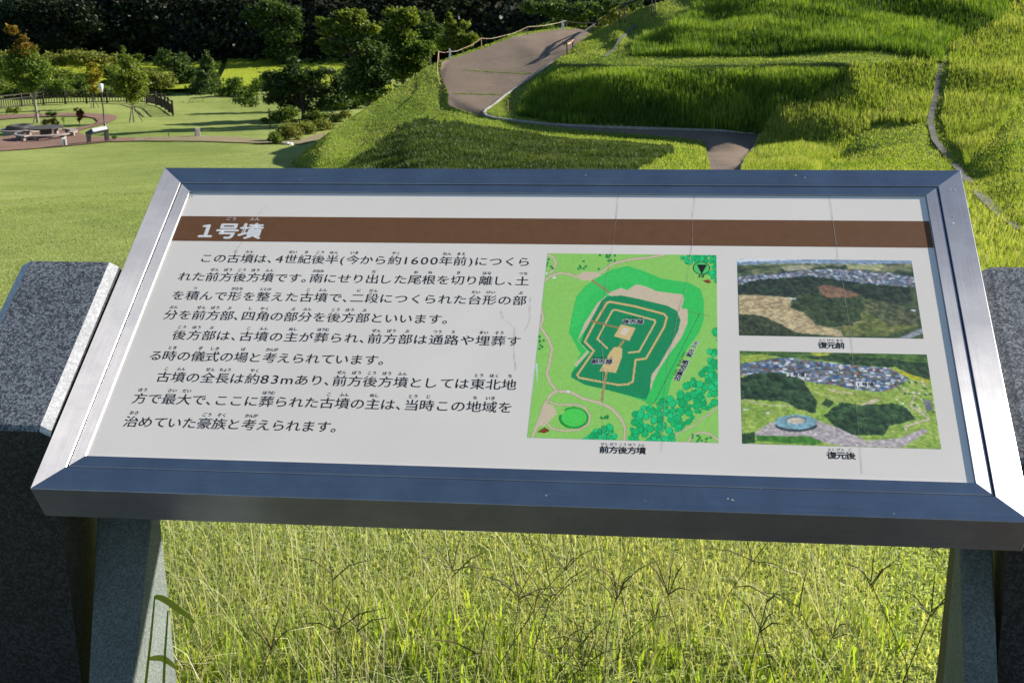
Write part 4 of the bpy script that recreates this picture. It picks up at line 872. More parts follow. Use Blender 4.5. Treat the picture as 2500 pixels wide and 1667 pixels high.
# crabgrass: stem plus finger-like seed spikes radiating from the top
mb = MB(); rc = random.Random(11); sp = []
def crab(x, y, h, lx, ly, n, L):
    z = ground_at(x, y); b = Vector((x, y, z)); t = b + Vector((lx, ly, h)); m = b.lerp(t, .5) + Vector((-lx * .2, 0, h * .06))
    mb.tube([b, m, t], [.0014, .0012, .0010], 4, False)
    for k in range(n):
        a = 2 * math.pi * (k + rc.random() * .6) / n; e = rc.uniform(.15, 1.25); l = L * rc.uniform(.7, 1.1)
        d = Vector((math.cos(a) * math.cos(e), math.sin(a) * math.cos(e) * .8, math.sin(e))); q = t + Vector((0, 0, rc.uniform(-.012, .006)))
        mb.tube([q, q + d * l * .5 + Vector((0, 0, .004)), q + d * l - Vector((0, 0, .012))], [.0012, .0013, .0006], 4, False)
for k in range(34):
    X_, Y_ = rc.uniform(410, 2290), 1330 + 330 * rc.random() ** .7; D_ = rc.uniform(1.95, 2.6); T_ = at(X_, Y_, D_); fx, fy = T_.x + rc.uniform(-.10, .10), T_.y + rc.uniform(-.10, .06)
    if fy < .30: continue
    g_ = ground_at(fx, fy); h_ = T_.z - g_
    if h_ < .02: continue
    crab(fx, fy, h_, T_.x - fx, T_.y - fy, rc.randint(3, 7), rc.uniform(.06, .13))
o = mb.build('crabgrass', M['spike']); tag(o, 'dark crabgrass with finger-like seed spikes below the board', 'grass', kind='stuff'); tint(o.data, rng.random(len(o.data.vertices)))
# broad blades of weed leaves by the left stone support
def longleaf(pts, wd, mt=None):
    V = []; F = []
    for i, p in enumerate(pts):
        t = i / (len(pts) - 1); w_ = wd * math.sin(math.pi * min(1, .12 + t * .88)) ** .7 * .5
        d = (Vector(pts[min(i + 1, len(pts) - 1)]) - Vector(pts[max(i - 1, 0)])).normalized(); s_ = d.cross(Vector((0, -.8, .6))).normalized() * w_
        V += [Vector(p) - s_, Vector(p) + s_]
    for i in range(len(pts) - 1): F.append([i * 2, i * 2 + 1, i * 2 + 3, i * 2 + 2])
    return V, F
for lab, bx, pts, leaf in (('tall green reed stem with a drooping leaf against the pale stone support', 365, [(352, 1700), (368, 1560), (378, 1455)], [(378, 1456), (400, 1462), (440, 1490), (480, 1522)]),
                           ('shorter green reed stem with a low leaf beside the pale stone support', 400, [(398, 1700), (403, 1590), (410, 1490)], [(365, 1607), (395, 1606), (420, 1622), (440, 1645)])):
    t = empty('reed', at(pts[0][0], pts[0][1], 1.66), lab, 'plant')
    mb = MB(); mb.tube([at(x, y, 1.66) for x, y in pts], [.0022, .0019, .0012], 6); o = par(mb.build('stalk', M['weed']), t); tint(o.data, np.full(len(o.data.vertices), .8))
    lp = []
    for q in range(13):
        u_ = q / 12 * 3; i_ = min(int(u_), 2); f_ = u_ - i_; P_ = [Vector(leaf[max(0, min(3, i_ + d))]) for d in (-1, 0, 1, 2)]
        c_ = .5 * ((2 * P_[1]) + (P_[2] - P_[0]) * f_ + (2 * P_[0] - 5 * P_[1] + 4 * P_[2] - P_[3]) * f_ ** 2 + (3 * P_[1] - P_[0] - 3 * P_[2] + P_[3]) * f_ ** 3); lp.append(at(c_.x, c_.y, 1.66 + .006 * u_ * u_))
    V, F = longleaf(lp, .009)
    o = par(link('leaf', pymesh('leaf', V, F, True), M['weed']), t); tint(o.data, np.full(len(V), 1.0))
# ---------------------------------------------------------------- trees
def leafcloud(name, blobs, n, size, mt, parent=None, flat=.5, t0=0.0):
    # blobs: (centre, (rx, ry, rz)) ; clumps inside each blob carry the leaves
    n = int(n * 1.45); size = size * .86; vol = np.array([b[1][0] * b[1][2] for b in blobs]); k = rng.choice(len(blobs), n, p=vol / vol.sum())
    C = np.array([tuple(b[0]) for b in blobs]); Rr = np.array([b[1] for b in blobs])
    ncl = max(8, n // 26); ck = rng.choice(len(blobs), ncl, p=vol / vol.sum())
    d = rng.normal(size=(ncl, 3)); d /= np.linalg.norm(d, axis=1)[:, None]; rad = rng.uniform(.35, 1.0, ncl) ** .6
    CC = C[ck] + d * Rr[ck] * rad[:, None]; cs = Rr[ck].mean(1) * rng.uniform(.12, .42, ncl); ct = rng.uniform(-.22, .22, ncl)
    j = rng.integers(0, ncl, n); P = CC[j] + rng.normal(size=(n, 3)) * cs[j][:, None] * [1, 1, .62]
    nn = rng.normal(size=(n, 3)); nn[:, 2] = np.abs(nn[:, 2]) + flat; nn /= np.linalg.norm(nn, axis=1)[:, None]
    a = np.cross(nn, rng.normal(size=(n, 3))); a /= np.linalg.norm(a, axis=1)[:, None]; b = np.cross(nn, a)
    s = size * 1.18 * rng.uniform(.5, 1.3, n)[:, None]; V = np.stack([P - a * s, P - b * s * .55, P + a * s, P + b * s * .55], 1).reshape(-1, 3)
    F = np.arange(n * 4).reshape(n, 4); me = npmesh(name, V, F)
    t = np.clip(rng.beta(2, 2.4, n) + ct[j] + t0, 0, 1); tint(me, np.repeat(t, 4)); return link(name, me, mt, parent)
def tree(label, base, blobs, mt, n=3000, size=.16, D=None, trunk=.10, bark='bark', name='tree', cat='tree', group=None, lean=0, depth=.8, extra=None, conical=False, dz=0):
    B = hit(*base) if D is None else at(base[0], base[1], D)
    D = (B - CAM).dot(FW); k = D / FPX
    if D and dz: B = B.copy()
    t = empty(name, B, label, cat, group)
    bl = []
    for bx, by, rx, ry in blobs:
        c = at(bx, by, D + random.uniform(-.5, .5) * rx * k); bl.append((c - B, (rx * k, rx * k * depth, ry * k)))
    leafcloud('crown', bl, n, size, mt, t)
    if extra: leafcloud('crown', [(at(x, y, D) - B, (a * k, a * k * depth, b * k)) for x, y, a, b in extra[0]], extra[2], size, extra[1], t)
    mb = MB(); low = min(bl, key=lambda q: q[0].z); top = max(bl, key=lambda q: q[0].z); cen = sum((q[0] for q in bl), Vector()) / len(bl)
    fork = Vector((cen.x * .25, cen.y * .25, max(.25, (low[0].z) * .7)))
    mb.tube([(0, 0, -.3), (0, 0, 0), fork * .55, fork, Vector((cen.x * .7, cen.y * .7, cen.z)), top[0]], [trunk * 1.25, trunk, trunk * .85, trunk * .75, trunk * .5, trunk * .12], 8)
    for c, r_ in bl[:9]:
        mb.tube([fork * random.uniform(.75, 1.0), fork.lerp(c, .5) + Vector((random.uniform(-.1, .1), 0, .1)), c + Vector((0, 0, r_[2] * .3))], [trunk * .5, trunk * .3, trunk * .08], 5)
    mb.build('trunk', M[bark], t, True); return t, B, D
def shrub(label, base, blobs, mt, n=900, size=.10, D=None, name='shrub', group=None, **k): return tree(label, base, blobs, mt, n, size, D, .03, name=name, cat='shrub', group=group, **k)
def stakes(label, B, h, r, n=3):
    t = empty('tree_stakes', B, label, 'tree stakes')
    for q in range(n):
        a = 2 * math.pi * q / n + .4; mb = MB(); mb.tube([(math.cos(a) * r, math.sin(a) * r, -.1), (math.cos(a) * .08, math.sin(a) * .08, h)], .035, 6); mb.build('stake', M['stake'], t)
    mb = MB(); mb.tube([(-.25, 0, h * .93), (.25, 0, h * .93)], .035, 6); mb.build('crossbar', M['stake'], t)
t, B1, D1 = tree('crooked garden tree turning yellow at the top, left edge behind the picnic table', (93, 301), [(50, 150, 38, 22), (90, 165, 30, 20), (40, 185, 30, 18), (100, 190, 30, 18), (62, 135, 28, 16), (70, 210, 26, 14)], M['leaf'], 4200, .13, trunk=.13, bark='barkpale', extra=([(25, 75, 16, 10), (55, 97, 12, 9), (62, 116, 26, 10), (50, 130, 26, 9), (88, 150, 14, 9), (75, 168, 14, 8)], M['leafautumn'], 1500))
stakes('low wooden tripod stakes around the crooked yellowing tree', B1, .95, .75)
t, B2, _ = tree('slim young tree with yellow-green leaves beside the fence', (228.6, 264), [(228, 165, 12, 11), (236, 184, 15, 12), (225, 203, 14, 12), (232, 218, 12, 9)], M['leafyellow'], 1300, .11, trunk=.05)
stakes('thin wooden stakes around the slim yellow-green tree', B2, .9, .5)
t, B3, _ = tree('pale green young tree right of the street lamp', (327, 298), [(316, 160, 12, 24), (313, 185, 28, 20), (322, 208, 34, 22), (298, 212, 24, 20), (325, 235, 18, 16), (340, 195, 20, 18)], M['leaflight'], 4200, .11, trunk=.08, bark='barkpale')
stakes('wooden stakes around the pale green tree right of the lamp', B3, 1.2, .7)
tree('narrow dark tree poking out behind the pale green tree', (300, 262), [(300, 122, 6, 12), (302, 142, 14, 12), (340, 140, 8, 10), (318, 158, 20, 12)], M['leaf'], 1400, .14, D=140)
tree('low olive green tree behind the curved end of the fence', (385, 258), [(368, 190, 22, 18), (395, 200, 30, 20), (400, 222, 26, 16), (368, 222, 22, 16), (415, 235, 16, 12)], M['leafolive'], 3800, .13, D=134)
tree('pair of dark green broadleaf crowns behind the fence end', (432, 262), [(402, 132, 15, 12), (402, 152, 26, 14), (444, 143, 17, 12), (442, 165, 22, 18), (440, 192, 30, 20), (452, 222, 32, 20), (470, 180, 16, 14)], M['leafdark'], 5200, .15, D=139, trunk=.14)
tree('long mixed thicket of bushes behind the picket fence', (230, 258), [(-10, 215, 30, 20), (35, 232, 30, 16), (70, 222, 26, 20), (105, 232, 30, 16), (150, 215, 26, 18), (178, 236, 30, 12), (215, 232, 26, 14), (250, 228, 26, 16), (290, 236, 30, 12), (335, 215, 22, 16), (345, 235, 22, 10), (400, 240, 30, 10), (460, 248, 26, 10)], M['leaf'], 12000, .13, D=131, name='thicket', cat='bushes')
tree('green bushes on the field edge behind the thicket', (180, 225), [(115, 178, 30, 9), (160, 182, 26, 9), (265, 172, 26, 12), (345, 180, 20, 12), (200, 190, 30, 9)], M['leaflight'], 4200, .14, D=142, name='thicket', cat='bushes')
tree('mid green trees filling the gap behind the wide spreading tree', (850, 262), [(640, 205, 26, 14), (850, 185, 30, 18), (880, 240, 36, 18), (600, 245, 30, 12), (835, 262, 34, 14), (900, 215, 30, 18)], M['leaf'], 5200, .13, D=112)
# conifer
Bc = at(500, 262, 132); kc = 132 / FPX
tc = empty('conifer', Bc, 'dark pointed conifer left of the rice field', 'tree')
leafcloud('crown', [(at(505 + (i % 3 - 1) * 2 * i / 9, 133 + i * 13, 132) - Bc, ((5 + i * 5.2) * kc, (5 + i * 5.2) * kc, 9 * kc)) for i in range(9)], 6500, .14, M['leafdark'], tc, .2)
mb = MB(); mb.tube([(0, 0, -.3), (.02, 0, 2.2), (.15, 0, 5.2)], [.14, .09, .02], 8); mb.build('trunk', M['bark'], tc)
tree('bushy green trees at the foot of the rice field', (572, 268), [(571, 206, 20, 16), (556, 235, 30, 18), (596, 232, 28, 18), (620, 220, 18, 14), (585, 252, 34, 10)], M['leaf'], 4200, .14, D=128)
tree('wide spreading dark tree in front of the rice field', (740, 296), [(715, 152, 12, 11), (718, 170, 22, 12), (662, 186, 26, 13), (695, 188, 26, 14), (738, 182, 34, 14), (795, 176, 26, 10), (770, 195, 30, 13), (680, 214, 36, 16), (728, 215, 36, 18), (778, 222, 40, 18), (830, 198, 24, 14), (845, 226, 32, 16), (668, 240, 26, 14), (710, 250, 34, 14), (815, 250, 40, 14), (770, 262, 30, 10)], M['leafdark'], 11000, .13, D=104, trunk=.20)
tree('big sunlit broadleaf tree left of the mound', (905, 275), [(784, 53, 16, 9), (805, 58, 18, 9), (838, 36, 22, 11), (832, 66, 20, 9), (872, 38, 16, 12), (880, 62, 26, 12), (902, 70, 24, 12), (862, 80, 22, 9), (795, 77, 16, 8), (786, 102, 10, 7)], M['leaflight'], 5200, .13, D=99, trunk=.20, extra=([(852, 100, 44, 14), (820, 118, 30, 14), (910, 132, 38, 24), (880, 170, 40, 28), (925, 180, 32, 28), (905, 215, 42, 26), (862, 215, 26, 20)], M['leafdark'], 8500))  # leaf colours paint the crown: lighter sunlit top, darker shaded lower part
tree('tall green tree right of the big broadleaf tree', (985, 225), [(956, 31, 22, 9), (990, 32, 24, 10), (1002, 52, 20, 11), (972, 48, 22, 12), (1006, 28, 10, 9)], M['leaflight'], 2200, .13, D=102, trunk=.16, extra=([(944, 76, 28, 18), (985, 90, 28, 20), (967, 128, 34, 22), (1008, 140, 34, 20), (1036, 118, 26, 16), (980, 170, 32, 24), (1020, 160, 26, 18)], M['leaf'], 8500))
tree('bluish dark tree behind the tall green tree', (1050, 160), [(1036, 45, 20, 15), (1052, 72, 24, 16), (1030, 95, 20, 16), (1065, 108, 22, 18)], M['leafdark'], 3000, .15, D=116)
tree('light green young tree at the left end of the rope fence', (1118, 150), [(1098, 42, 7, 12), (1100, 62, 13, 12), (1133, 60, 10, 11), (1112, 86, 20, 18), (1148, 92, 16, 11), (1086, 105, 16, 13), (1128, 108, 22, 12)], M['leaflight'], 4600, .11, D=101, trunk=.07)
shrub('small bush behind the middle of the rope fence', (1330, 80), [(1332, 66, 20, 6), (1318, 70, 12, 5), (1275, 82, 14, 5)], M['leaf'], 900, .10, D=106)
tree('dark bushy tree behind the handrail', (1500, 75), [(1500, 16, 30, 12), (1545, 14, 24, 12), (1480, 40, 14, 10)], M['leafdark'], 2600, .14, D=112)
shrub('yellow-green undergrowth behind the handrail', (1500, 80), [(1500, 38, 14, 14), (1480, 52, 18, 8), (1530, 36, 16, 10)], M['leafolive'], 1400, .10, D=104)
shrub('rounded dark shrub beside the dark post', (697, 300), [(680, 284, 20, 14), (705, 276, 24, 15), (650, 294, 12, 7)], M['leaf'], 2200, .09)
shrub('rounded shrub under the spreading tree', (765, 296), [(765, 282, 20, 12), (785, 286, 16, 10)], M['leaf'], 1400, .09)
G_ = 'row of feathery shrubs along the footpath'
for lab, b, bl, n in (('leftmost small feathery shrub on the bend of the footpath', (672, 352), [(668, 336, 17, 13), (680, 344, 12, 8)], 1100), ('large feathery shrub second in the row by the footpath', (708, 344), [(700, 320, 24, 18), (722, 328, 18, 14), (690, 334, 16, 12)], 2300),
                     ('middle feathery shrub of the row below the spreading tree', (748, 328), [(742, 312, 22, 14), (758, 316, 16, 11)], 1600), ('low feathery shrub near the mound end of the row', (788, 318), [(782, 304, 20, 12), (802, 308, 16, 9)], 1400), ('last low shrub of the row tucked against the mound', (828, 298), [(820, 288, 22, 11), (846, 280, 18, 10)], 1400)):
    shrub(lab, b, bl, M['leafolive'] if 'row' in lab else M['leaf'], n, .07, group=G_, name='feathery_shrub')
shrub('red-leaved small shrub in the round lawn', (194, 306), [(190, 270, 9, 7), (196, 283, 11, 9), (200, 275, 6, 6), (194, 294, 5, 5)], M['leafred'], 900, .06)
shrub('low brown shrub right of the crooked tree', (126, 311), [(112, 298, 10, 7), (128, 294, 12, 7), (136, 301, 8, 6)], M['leafautumn'], 800, .06)
shrub('tiny bare sprig between the brown and the red shrub', (156, 303), [(155, 292, 4, 5)], M['leafolive'], 90, .05)
shrub('dark low bush at the edge of the round path', (128, 286), [(122, 279, 9, 4), (134, 278, 6, 4)], M['leafdark'], 500, .07)
shrub('clump of pale weeds inside the fence on the far left', (32, 280), [(28, 270, 14, 7), (42, 268, 8, 6)], M['leaflight'], 600, .07)
shrub('small weed tuft right of the small tilted sign', (281, 343), [(280, 335, 6, 3)], M['leaf'], 200, .05)
for lab, b, bl, mt, n in (('green bush behind the far left end of the fence', (5, 268), [(4, 200, 22, 18), (12, 222, 20, 12)], 'leaflight', 1800), ('orange bush behind the far left end of the fence', (12, 275), [(8, 238, 20, 9), (22, 242, 14, 7)], 'leafautumn', 900),
                          ('dark bush behind the fence between the yellowing trees', (140, 262), [(128, 232, 22, 14), (108, 216, 22, 16), (150, 225, 22, 16), (90, 236, 20, 12)], 'leafdark', 3000), ('green bush behind the fence left of the lamp', (185, 262), [(160, 205, 22, 14), (192, 205, 22, 12), (180, 226, 26, 14), (150, 190, 12, 8)], 'leaf', 2600),
                          ('green bush behind the fence right of the lamp', (275, 262), [(262, 215, 22, 16), (285, 190, 20, 18), (275, 235, 24, 12), (262, 180, 12, 10)], 'leaf', 2800)):
    shrub(lab, b, bl, M[mt], n, .13, D=136)
shrub('low tangle of weeds on the field bank behind the left trees', (200, 185), [(130, 148, 40, 10), (185, 140, 34, 12), (225, 144, 34, 10), (280, 150, 40, 8), (20, 150, 40, 14), (90, 155, 30, 8)], M['leafolive'], 9000, .17, D=150, name='weed_bank')
shrub('strip of undergrowth under the trees at the lawn edge', (560, 272), [(540, 262, 40, 6), (600, 268, 40, 6), (480, 258, 40, 6), (660, 276, 30, 6)], M['leaf'], 3600, .09, D=124, name='undergrowth')
# the dark wood beyond the field
def woodmass(name, label, cells, n, size, mt):
    bl = [(Vector(c), r) for c, r in cells]; o = leafcloud(name, bl, n, size, mt); tag(o, label, 'wood', kind='stuff'); return o
cells = []
rw = random.Random(4)
for row, (D0, zt) in enumerate(((166, -11.5), (169, -7), (173, -2), (179, 3.5), (187, 9), (197, 15))):
    for k in range(34):
        X = -100 + k * 6.2 + rw.uniform(-3, 3) + row * 2
        p = CAM + FW * (D0 + rw.uniform(-3, 3)) + RT * X; cells.append(((p.x, p.y, zt + rw.uniform(-2, 2)), (5.0 + rw.uniform(-1, 1.5), 4.0, 4.6 + rw.uniform(-.5, 1.5))))
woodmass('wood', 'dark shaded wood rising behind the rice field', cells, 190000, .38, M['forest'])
cells = []  # unseen wood at the right, added to block the sun from the far wood
for k in range(60):
    p = CAM + FW * rw.uniform(150, 235) + RT * rw.uniform(62, 120); cells.append(((p.x, p.y, rw.uniform(-8, 18)), (8, 8, 8)))
woodmass('wood', 'unseen wooded rise added at the right to shade the far wood', cells, 26000, 1.1, M['forest'])
for lab, b, bl, n in (('dark bluish tree with ragged crown at the top left corner', (150, 180), [(40, 20, 40, 20), (40, 50, 34, 14), (120, 20, 40, 20), (185, 25, 44, 24), (205, 55, 36, 18), (180, 85, 26, 22), (235, 68, 14, 12), (110, 48, 30, 14), (140, 100, 44, 20), (60, 100, 44, 24), (175, 120, 20, 14)], 13000),
                     ('faintly lit dark tree left of the big broadleaf tree', (690, 150), [(620, 35, 24, 14), (665, 20, 34, 18), (710, 35, 24, 18), (720, 58, 20, 10), (640, 60, 30, 10), (690, 85, 40, 22), (690, 125, 36, 24)], 6500),
                     ('dark glossy tree behind the path top', (1400, 90), [(1360, 20, 34, 14), (1405, 30, 34, 18), (1445, 22, 28, 14), (1390, 55, 40, 10), (1300, 18, 24, 12)], 4500)):
    tree(lab, b, bl, M['leafdark'] if 'left corner' not in lab else M['forest'], n, .20, D=160 if b[1] > 100 else 140, trunk=.22, bark='wood')
# ---------------------------------------------------------------- fence
fp = [(-40, 268, 234), (0, 267, 232), (54, 261, 228), (107, 256, 224), (160, 254, 221), (212, 253, 220), (262, 252, 219), (310, 251, 218), (359, 253, 231 - 13), (382, 258.5, 225), (395.5, 263.5, 231), (405, 269, 237), (413, 275, 243), (423, 283, 249)]
FB = []
for x, y, _ in fp: FB.append(hit(x, y))
t = empty('wooden_fence', FB[6], 'dark brown wooden picket fence curving round the garden', 'fence')
def fpart(m, n, mt=M['wood']): o = m.build(n, mt); return par(o, t)
HF = 1.12
for p in FB: m = MB(); m.box(p + Vector((0, 0, HF / 2 + .02)), (.14, .14, HF + .24)); fpart(m, 'post')
for a, b in zip(FB, FB[1:]):
    m = MB(); m.tube([a + Vector((0, 0, HF)), b + Vector((0, 0, HF))], .05, 6); fpart(m, 'top_rail')
    m = MB(); m.tube([a + Vector((0, 0, HF * .72)), b + Vector((0, 0, HF * .72))], .045, 6); m.tube([a + Vector((0, 0, .14)), b + Vector((0, 0, .14))], .045, 6)
    n = max(2, int((b - a).length / .24))
    for k in range(1, n): q = a.lerp(b, k / n); m.tube([q + Vector((0, 0, .1)), q + Vector((0, 0, HF * .72))], .04, 5)
    fpart(m, 'picket_panel')
# ---------------------------------------------------------------- lamp, small sign, table, stone seat
B = hit(256.6, 313); k = (B - CAM).dot(FW) / FPX
t = empty('street_lamp', B, 'slim dark garden lamp with a tapered white lantern', 'lamp')
m = MB(); m.lathe([(.10, -.1), (.10, .25), (.06, .3), (.05, 1.5), (.045, 84 * k)], 10); m.build('pole', M['metal'], t, True)
m = MB(); m.lathe([(.045, 84 * k), (.10, 84 * k + .03), (.10, 85 * k + .03), (.02, 86 * k)], 12); m.build('collar', M['metal'], t)
m = MB(); m.lathe([(.02, 85.5 * k), (.11, 86 * k), (.17, 97 * k), (.19, 104 * k), (.17, 105.5 * k), (.01, 106.5 * k)], 14); m.build('lantern', M['white'], t, True)
B = hit(218, 350.5); B2_ = hit(261.6, 346); k = (B - CAM).dot(FW) / FPX
t = empty('small_sign', (B + B2_) / 2, 'small tilted garden sign on two grey stone legs beside the lamp', 'sign'); O = (B + B2_) / 2
dv = (B2_ - B); dv.z = 0; L_ = dv.length; ang = math.atan2(dv.y, dv.x); Mz = Matrix.Rotation(ang, 3, 'Z'); by = Matrix.Rotation(ang, 3, 'Z') @ Vector((0, 1, 0))
for q, hh in ((B, .62), (B2_, .80)):
    m = MB(); m.box(Vector((0, 0, hh / 2 - .05)) + q - O, (.26, .34, hh + .1), Mz); o = m.build('leg', M['darkstone'], t, bevel=.02)
m = MB(); a_ = B - O; b_ = B2_ - O
P8 = []
for q, z in ((a_ - dv.normalized() * .14, .60), (a_ + dv.normalized() * .25, .80), (b_ + dv.normalized() * .14, .93)):
    for s_ in (-.26, .26): P8 += [Vector((q.x, q.y, z + s_ * .35)) + by * s_ - Vector((0, 0, .13)), Vector((q.x, q.y, z + s_ * .35)) + by * s_]
m.add(P8, [[1, 5, 7, 3], [0, 2, 6, 4], [5, 9, 11, 7], [4, 6, 10, 8], [0, 4, 5, 1], [4, 8, 9, 5], [2, 3, 7, 6], [6, 7, 11, 10], [0, 1, 3, 2], [8, 10, 11, 9]]); m.build('slab', M['darkstone'], t)
m = MB(); q0, q1 = a_ + dv.normalized() * .30, b_ + dv.normalized() * .10
m.add([Vector((q0.x, q0.y, .83 - .24 * .35)) - by * .22, Vector((q1.x, q1.y, .945 - .24 * .35)) - by * .22, Vector((q1.x, q1.y, .945 + .24 * .35)) + by * .22, Vector((q0.x, q0.y, .83 + .24 * .35)) + by * .22], [[0, 1, 2, 3]]); m.build('board', M['whiteink'], t)
B = hit(100, 343); k = (B - CAM).dot(FW) / FPX; O = B + FW * 1.2; O.z = ground_at(O.x, O.y)
t = empty('picnic_table', O, 'dark octagonal picnic table on the brick plaza, ringed by curved benches', 'table')
def rr_(a0, a1, r0, r1, z0, z1, n=10, wob=None):
    m = MB(); V = []; F = []
    for j in range(n + 1):
        a = a0 + (a1 - a0) * j / n
        for r_, z in ((r0, z0), (r1, z0), (r1, z1), (r0, z1)): V.append(Vector((r_ * math.cos(a), r_ * math.sin(a), z)))
    for j in range(n):
        for q in range(4): F.append([j * 4 + q, j * 4 + (q + 1) % 4, j * 4 + 4 + (q + 1) % 4, j * 4 + 4 + q])
    F += [[0, 3, 2, 1], [n * 4, n * 4 + 1, n * 4 + 2, n * 4 + 3]]; m.add(V, F); return m
m = MB(); m.lathe([(0, .70), (1.22, .70), (1.30, .76), (1.30, .80), (0, .82)], 8); m.build('tabletop', M['darkstone'], t)
m = MB(); m.lathe([(.55, -.1), (.55, .2), (.42, .3), (.42, .70)], 8); m.build('pedestal', M['darkstone'], t)
benches = []
for q in range(4):
    a0 = ang + math.pi / 4 + q * math.pi / 2 + .10; a1 = a0 + math.pi / 2 - .20
    bt = empty('curved_bench', O, ['curved pink stone bench behind the picnic table', 'curved pink stone bench at the left of the picnic table', 'curved pink stone bench in front of the picnic table', 'curved pink stone bench at the right of the picnic table'][q], 'bench', 'curved benches round the picnic table')
    rr_(a0, a1, 1.62, 2.12, .36, .46).build('seat', M['pinkstone'], bt, bevel=.015)
    for f_ in (.12, .5, .88):
        a = a0 + (a1 - a0) * f_; rr_(a - .06, a + .06, 1.70, 2.02, -.1, .36, 2).build('leg', M['pinkstone'], bt)
B = hit(39, 329); O = B + FW * 1.0; O.z = ground_at(O.x, O.y)
t = empty('round_stone_seat', O, 'round stone seat with a ribbed dark ring on top, at the left edge', 'stone seat')
m = MB(); m.lathe([(0, -.1), (1.28, -.1), (1.28, .26), (0, .28)], 40); m.build('base', M['stone'], t)
m = MB(); m.lathe([(1.28, .262), (1.40, .27), (1.42, .34), (0, .36)], 40); m.build('slab', M['pinkstone'], t)
m = MB(); m.lathe([(.95, .355), (1.0, .44), (.92, .56), (.70, .64), (.50, .62), (.42, .50), (0, .50)], 96, wob=lambda a, z: .035 * math.cos(a * 32)); m.build('ribbed_ring', M['darkstone'], t, True)
B = hit(157.5, 357); k = (B - CAM).dot(FW) / FPX; t = empty('bollard_light', B, 'small square white bollard light on the lawn edge', 'bollard', rz=ang)
m = MB(); m.box((0, 0, .25), (.30, .26, .58)); m.build('body', M['white'], t, bevel=.02)
m = MB(); m.box((0, 0, .22), (.07, .30, .50)); m.build('slot', M['metal'], t)
m = MB(); m.box((0, 0, .02), (.36, .32, .10)); m.build('foot', M['darkstone'], t)
B = hit(483, 335); m = MB(); m.box(B + Vector((0, 0, .27)), (.34, .25, .66), Mz, .92); tag(m.build('stone_marker', M['stone'], bevel=.03), 'low pale stone marker beside the footpath', 'stone marker')
B = hit(412.6, 333); m = MB(); m.tube([B - Vector((0, 0, .1)), B + Vector((0, 0, .42))], .03, 6); tag(m.build('short_stake', M['wood']), 'short thin stake in the lawn left of the stone marker', 'stake')
B = hit(660, 316); k = (B - CAM).dot(FW) / FPX; m = MB(); m.tube([B - Vector((0, 0, .1)), B + Vector((0, 0, 48 * k))], .045, 8); m.tube([B + Vector((0, 0, 48 * k)), B + Vector((0, 0, 50 * k))], .06, 8); tag(m.build('slim_post', M['metal']), 'slim dark post in front of the rounded shrub', 'post')
for q, (x, y) in enumerate(((703, 353), (711, 354))):
    B = hit(x, y); m = MB(); m.lathe([(0, 0), (.16, 0), (.13, .10), (0, .16)], 7, c=B, wob=lambda a, z: .15 * math.sin(3 * a + q)); tag(m.build('white_stone', M['white']), ['left of two small white stones by the footpath', 'right of two small white stones by the footpath'][q], 'stone', 'small white stones')
# ---------------------------------------------------------------- rope fence and handrail on the mound
c7 = lambda x, y: (1000 + x / 3.36, 20 + y / 3.36)
RP = [((240, 440), 88), ((330, 415), 62), ((440, 380), 50), ((590, 330), 84), ((755, 270), 40), ((968, 220), 66), ((1285, 168), 64), ((1505, 160), 40)]
bases = [hitm(*c7(*p)) for p, _ in RP]; tops = []
t = empty('rope_fence', bases[0], 'low rope strung on thin posts along the far edge of the upper path', 'rope fence')
for b, (p, h) in zip(bases, RP):
    hh = h / 3.36 * (b - CAM).dot(FW) / FPX; tops.append(b + Vector((0, 0, hh * .93))); m = MB(); m.tube([b - Vector((0, 0, .15)), b + Vector((0, 0, hh))], .028, 6); par(m.build('post', M['ropeorange'] if h > 80 else M['stake']), t)
def sag(a, b, s_, n=8): return [a.lerp(b, i / n) - Vector((0, 0, s_ * math.sin(math.pi * i / n))) for i in range(n + 1)]
for i, (a, b) in enumerate(zip(tops, tops[1:])): m = MB(); m.tube(sag(a, b, .08), .015, 5); par(m.build('rope', M['ropeorange'] if i == 2 else M['rope']), t)
bb_ = [hitm(*c7(258, 745))]; m = MB(); m.tube([bb_[0] - Vector((0, 0, .1)), bb_[0] + Vector((0, 0, .72))], .022, 6); par(m.build('post', M['stake']), t)
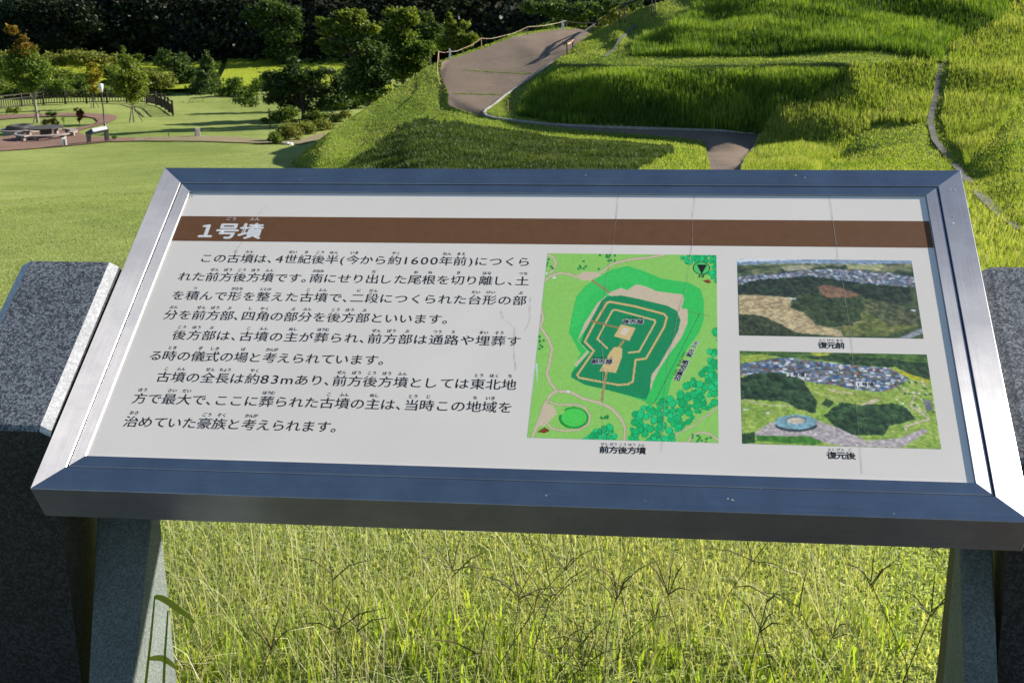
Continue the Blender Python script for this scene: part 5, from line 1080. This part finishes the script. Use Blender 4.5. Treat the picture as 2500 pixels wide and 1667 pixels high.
m = MB(); m.tube([tops[0], *[hitm(*c7(*p)) + Vector((0, 0, .25)) for p in ((228, 520), (232, 600))], bb_[0] + Vector((0, 0, .66))], .02, 5); par(m.build('rope', M['ropeorange']), t)
for lab, p in (('white marker board at the left end of the rope fence', (332, 418)), ('white marker board near the right end of the rope fence', (1257, 177))):
    B = hitm(*c7(*p)); m = MB(); m.box((0, 0, .28), (.12 if p[0] < 400 else .17, .03, .66)); t = empty('marker_board', B, lab, 'marker board', 'white marker boards on the mound', rz=YAW); m.build('board', M['white'], t, bevel=.006)
    m = MB(); m.tube([(0, .03, -.15), (0, .03, .5)], .02, 6); m.build('stake', M['stake'], t)
B = hitm(*c7(808, 852)); m = MB(); m.tube([B - Vector((0, 0, .1)), B + Vector((0, 0, .62))], .022, 6); tag(m.build('short_peg', M['ropeorange']), 'short thin orange peg on the grass at the bend of the path', 'peg')
c9 = lambda x, y: (1340 + x / 6.533, y / 6.533)
HR = [((290, 872), (287, 690)), ((382, 775), (382, 622)), ((705, 487), (703, 405)), ((784, 425), (782, 352)), ((1135, 382), (1130, 112)), ((1212, 362), (1208, 70)), ((1645, 262), (1640, -70)), ((1698, 222), (1694, -110))]
t = empty('handrail', hitm(*c9(*HR[0][0])), 'dark brown handrail climbing beside the upper path', 'handrail'); TP = []
for b, tp in HR:
    B = hitm(*c9(*b)); D = (B - CAM).dot(FW); T = at(*c9(*tp), D); TP.append(T); m = MB(); m.tube([B - Vector((0, 0, .15)), T], .042, 6); par(m.build('post', M['rail']), t)
e0 = at(*c9(238, 700), (TP[0] - CAM).dot(FW)); e1 = at(*c9(245, 730), (TP[0] - CAM).dot(FW))
m = MB(); m.tube([e1, e0, TP[0], TP[2], TP[4], TP[6]], .042, 8); par(m.build('rail', M['rail']), t)
m = MB(); m.tube([TP[1], TP[3], TP[5], TP[7]], .042, 8); par(m.build('rail', M['rail']), t)
m = MB(); m.tube(sag(TP[0] - Vector((0, 0, .05)), TP[1] - Vector((0, 0, .05)), .08), .05, 6); par(m.build('rope_coil', M['ropeorange']), t)
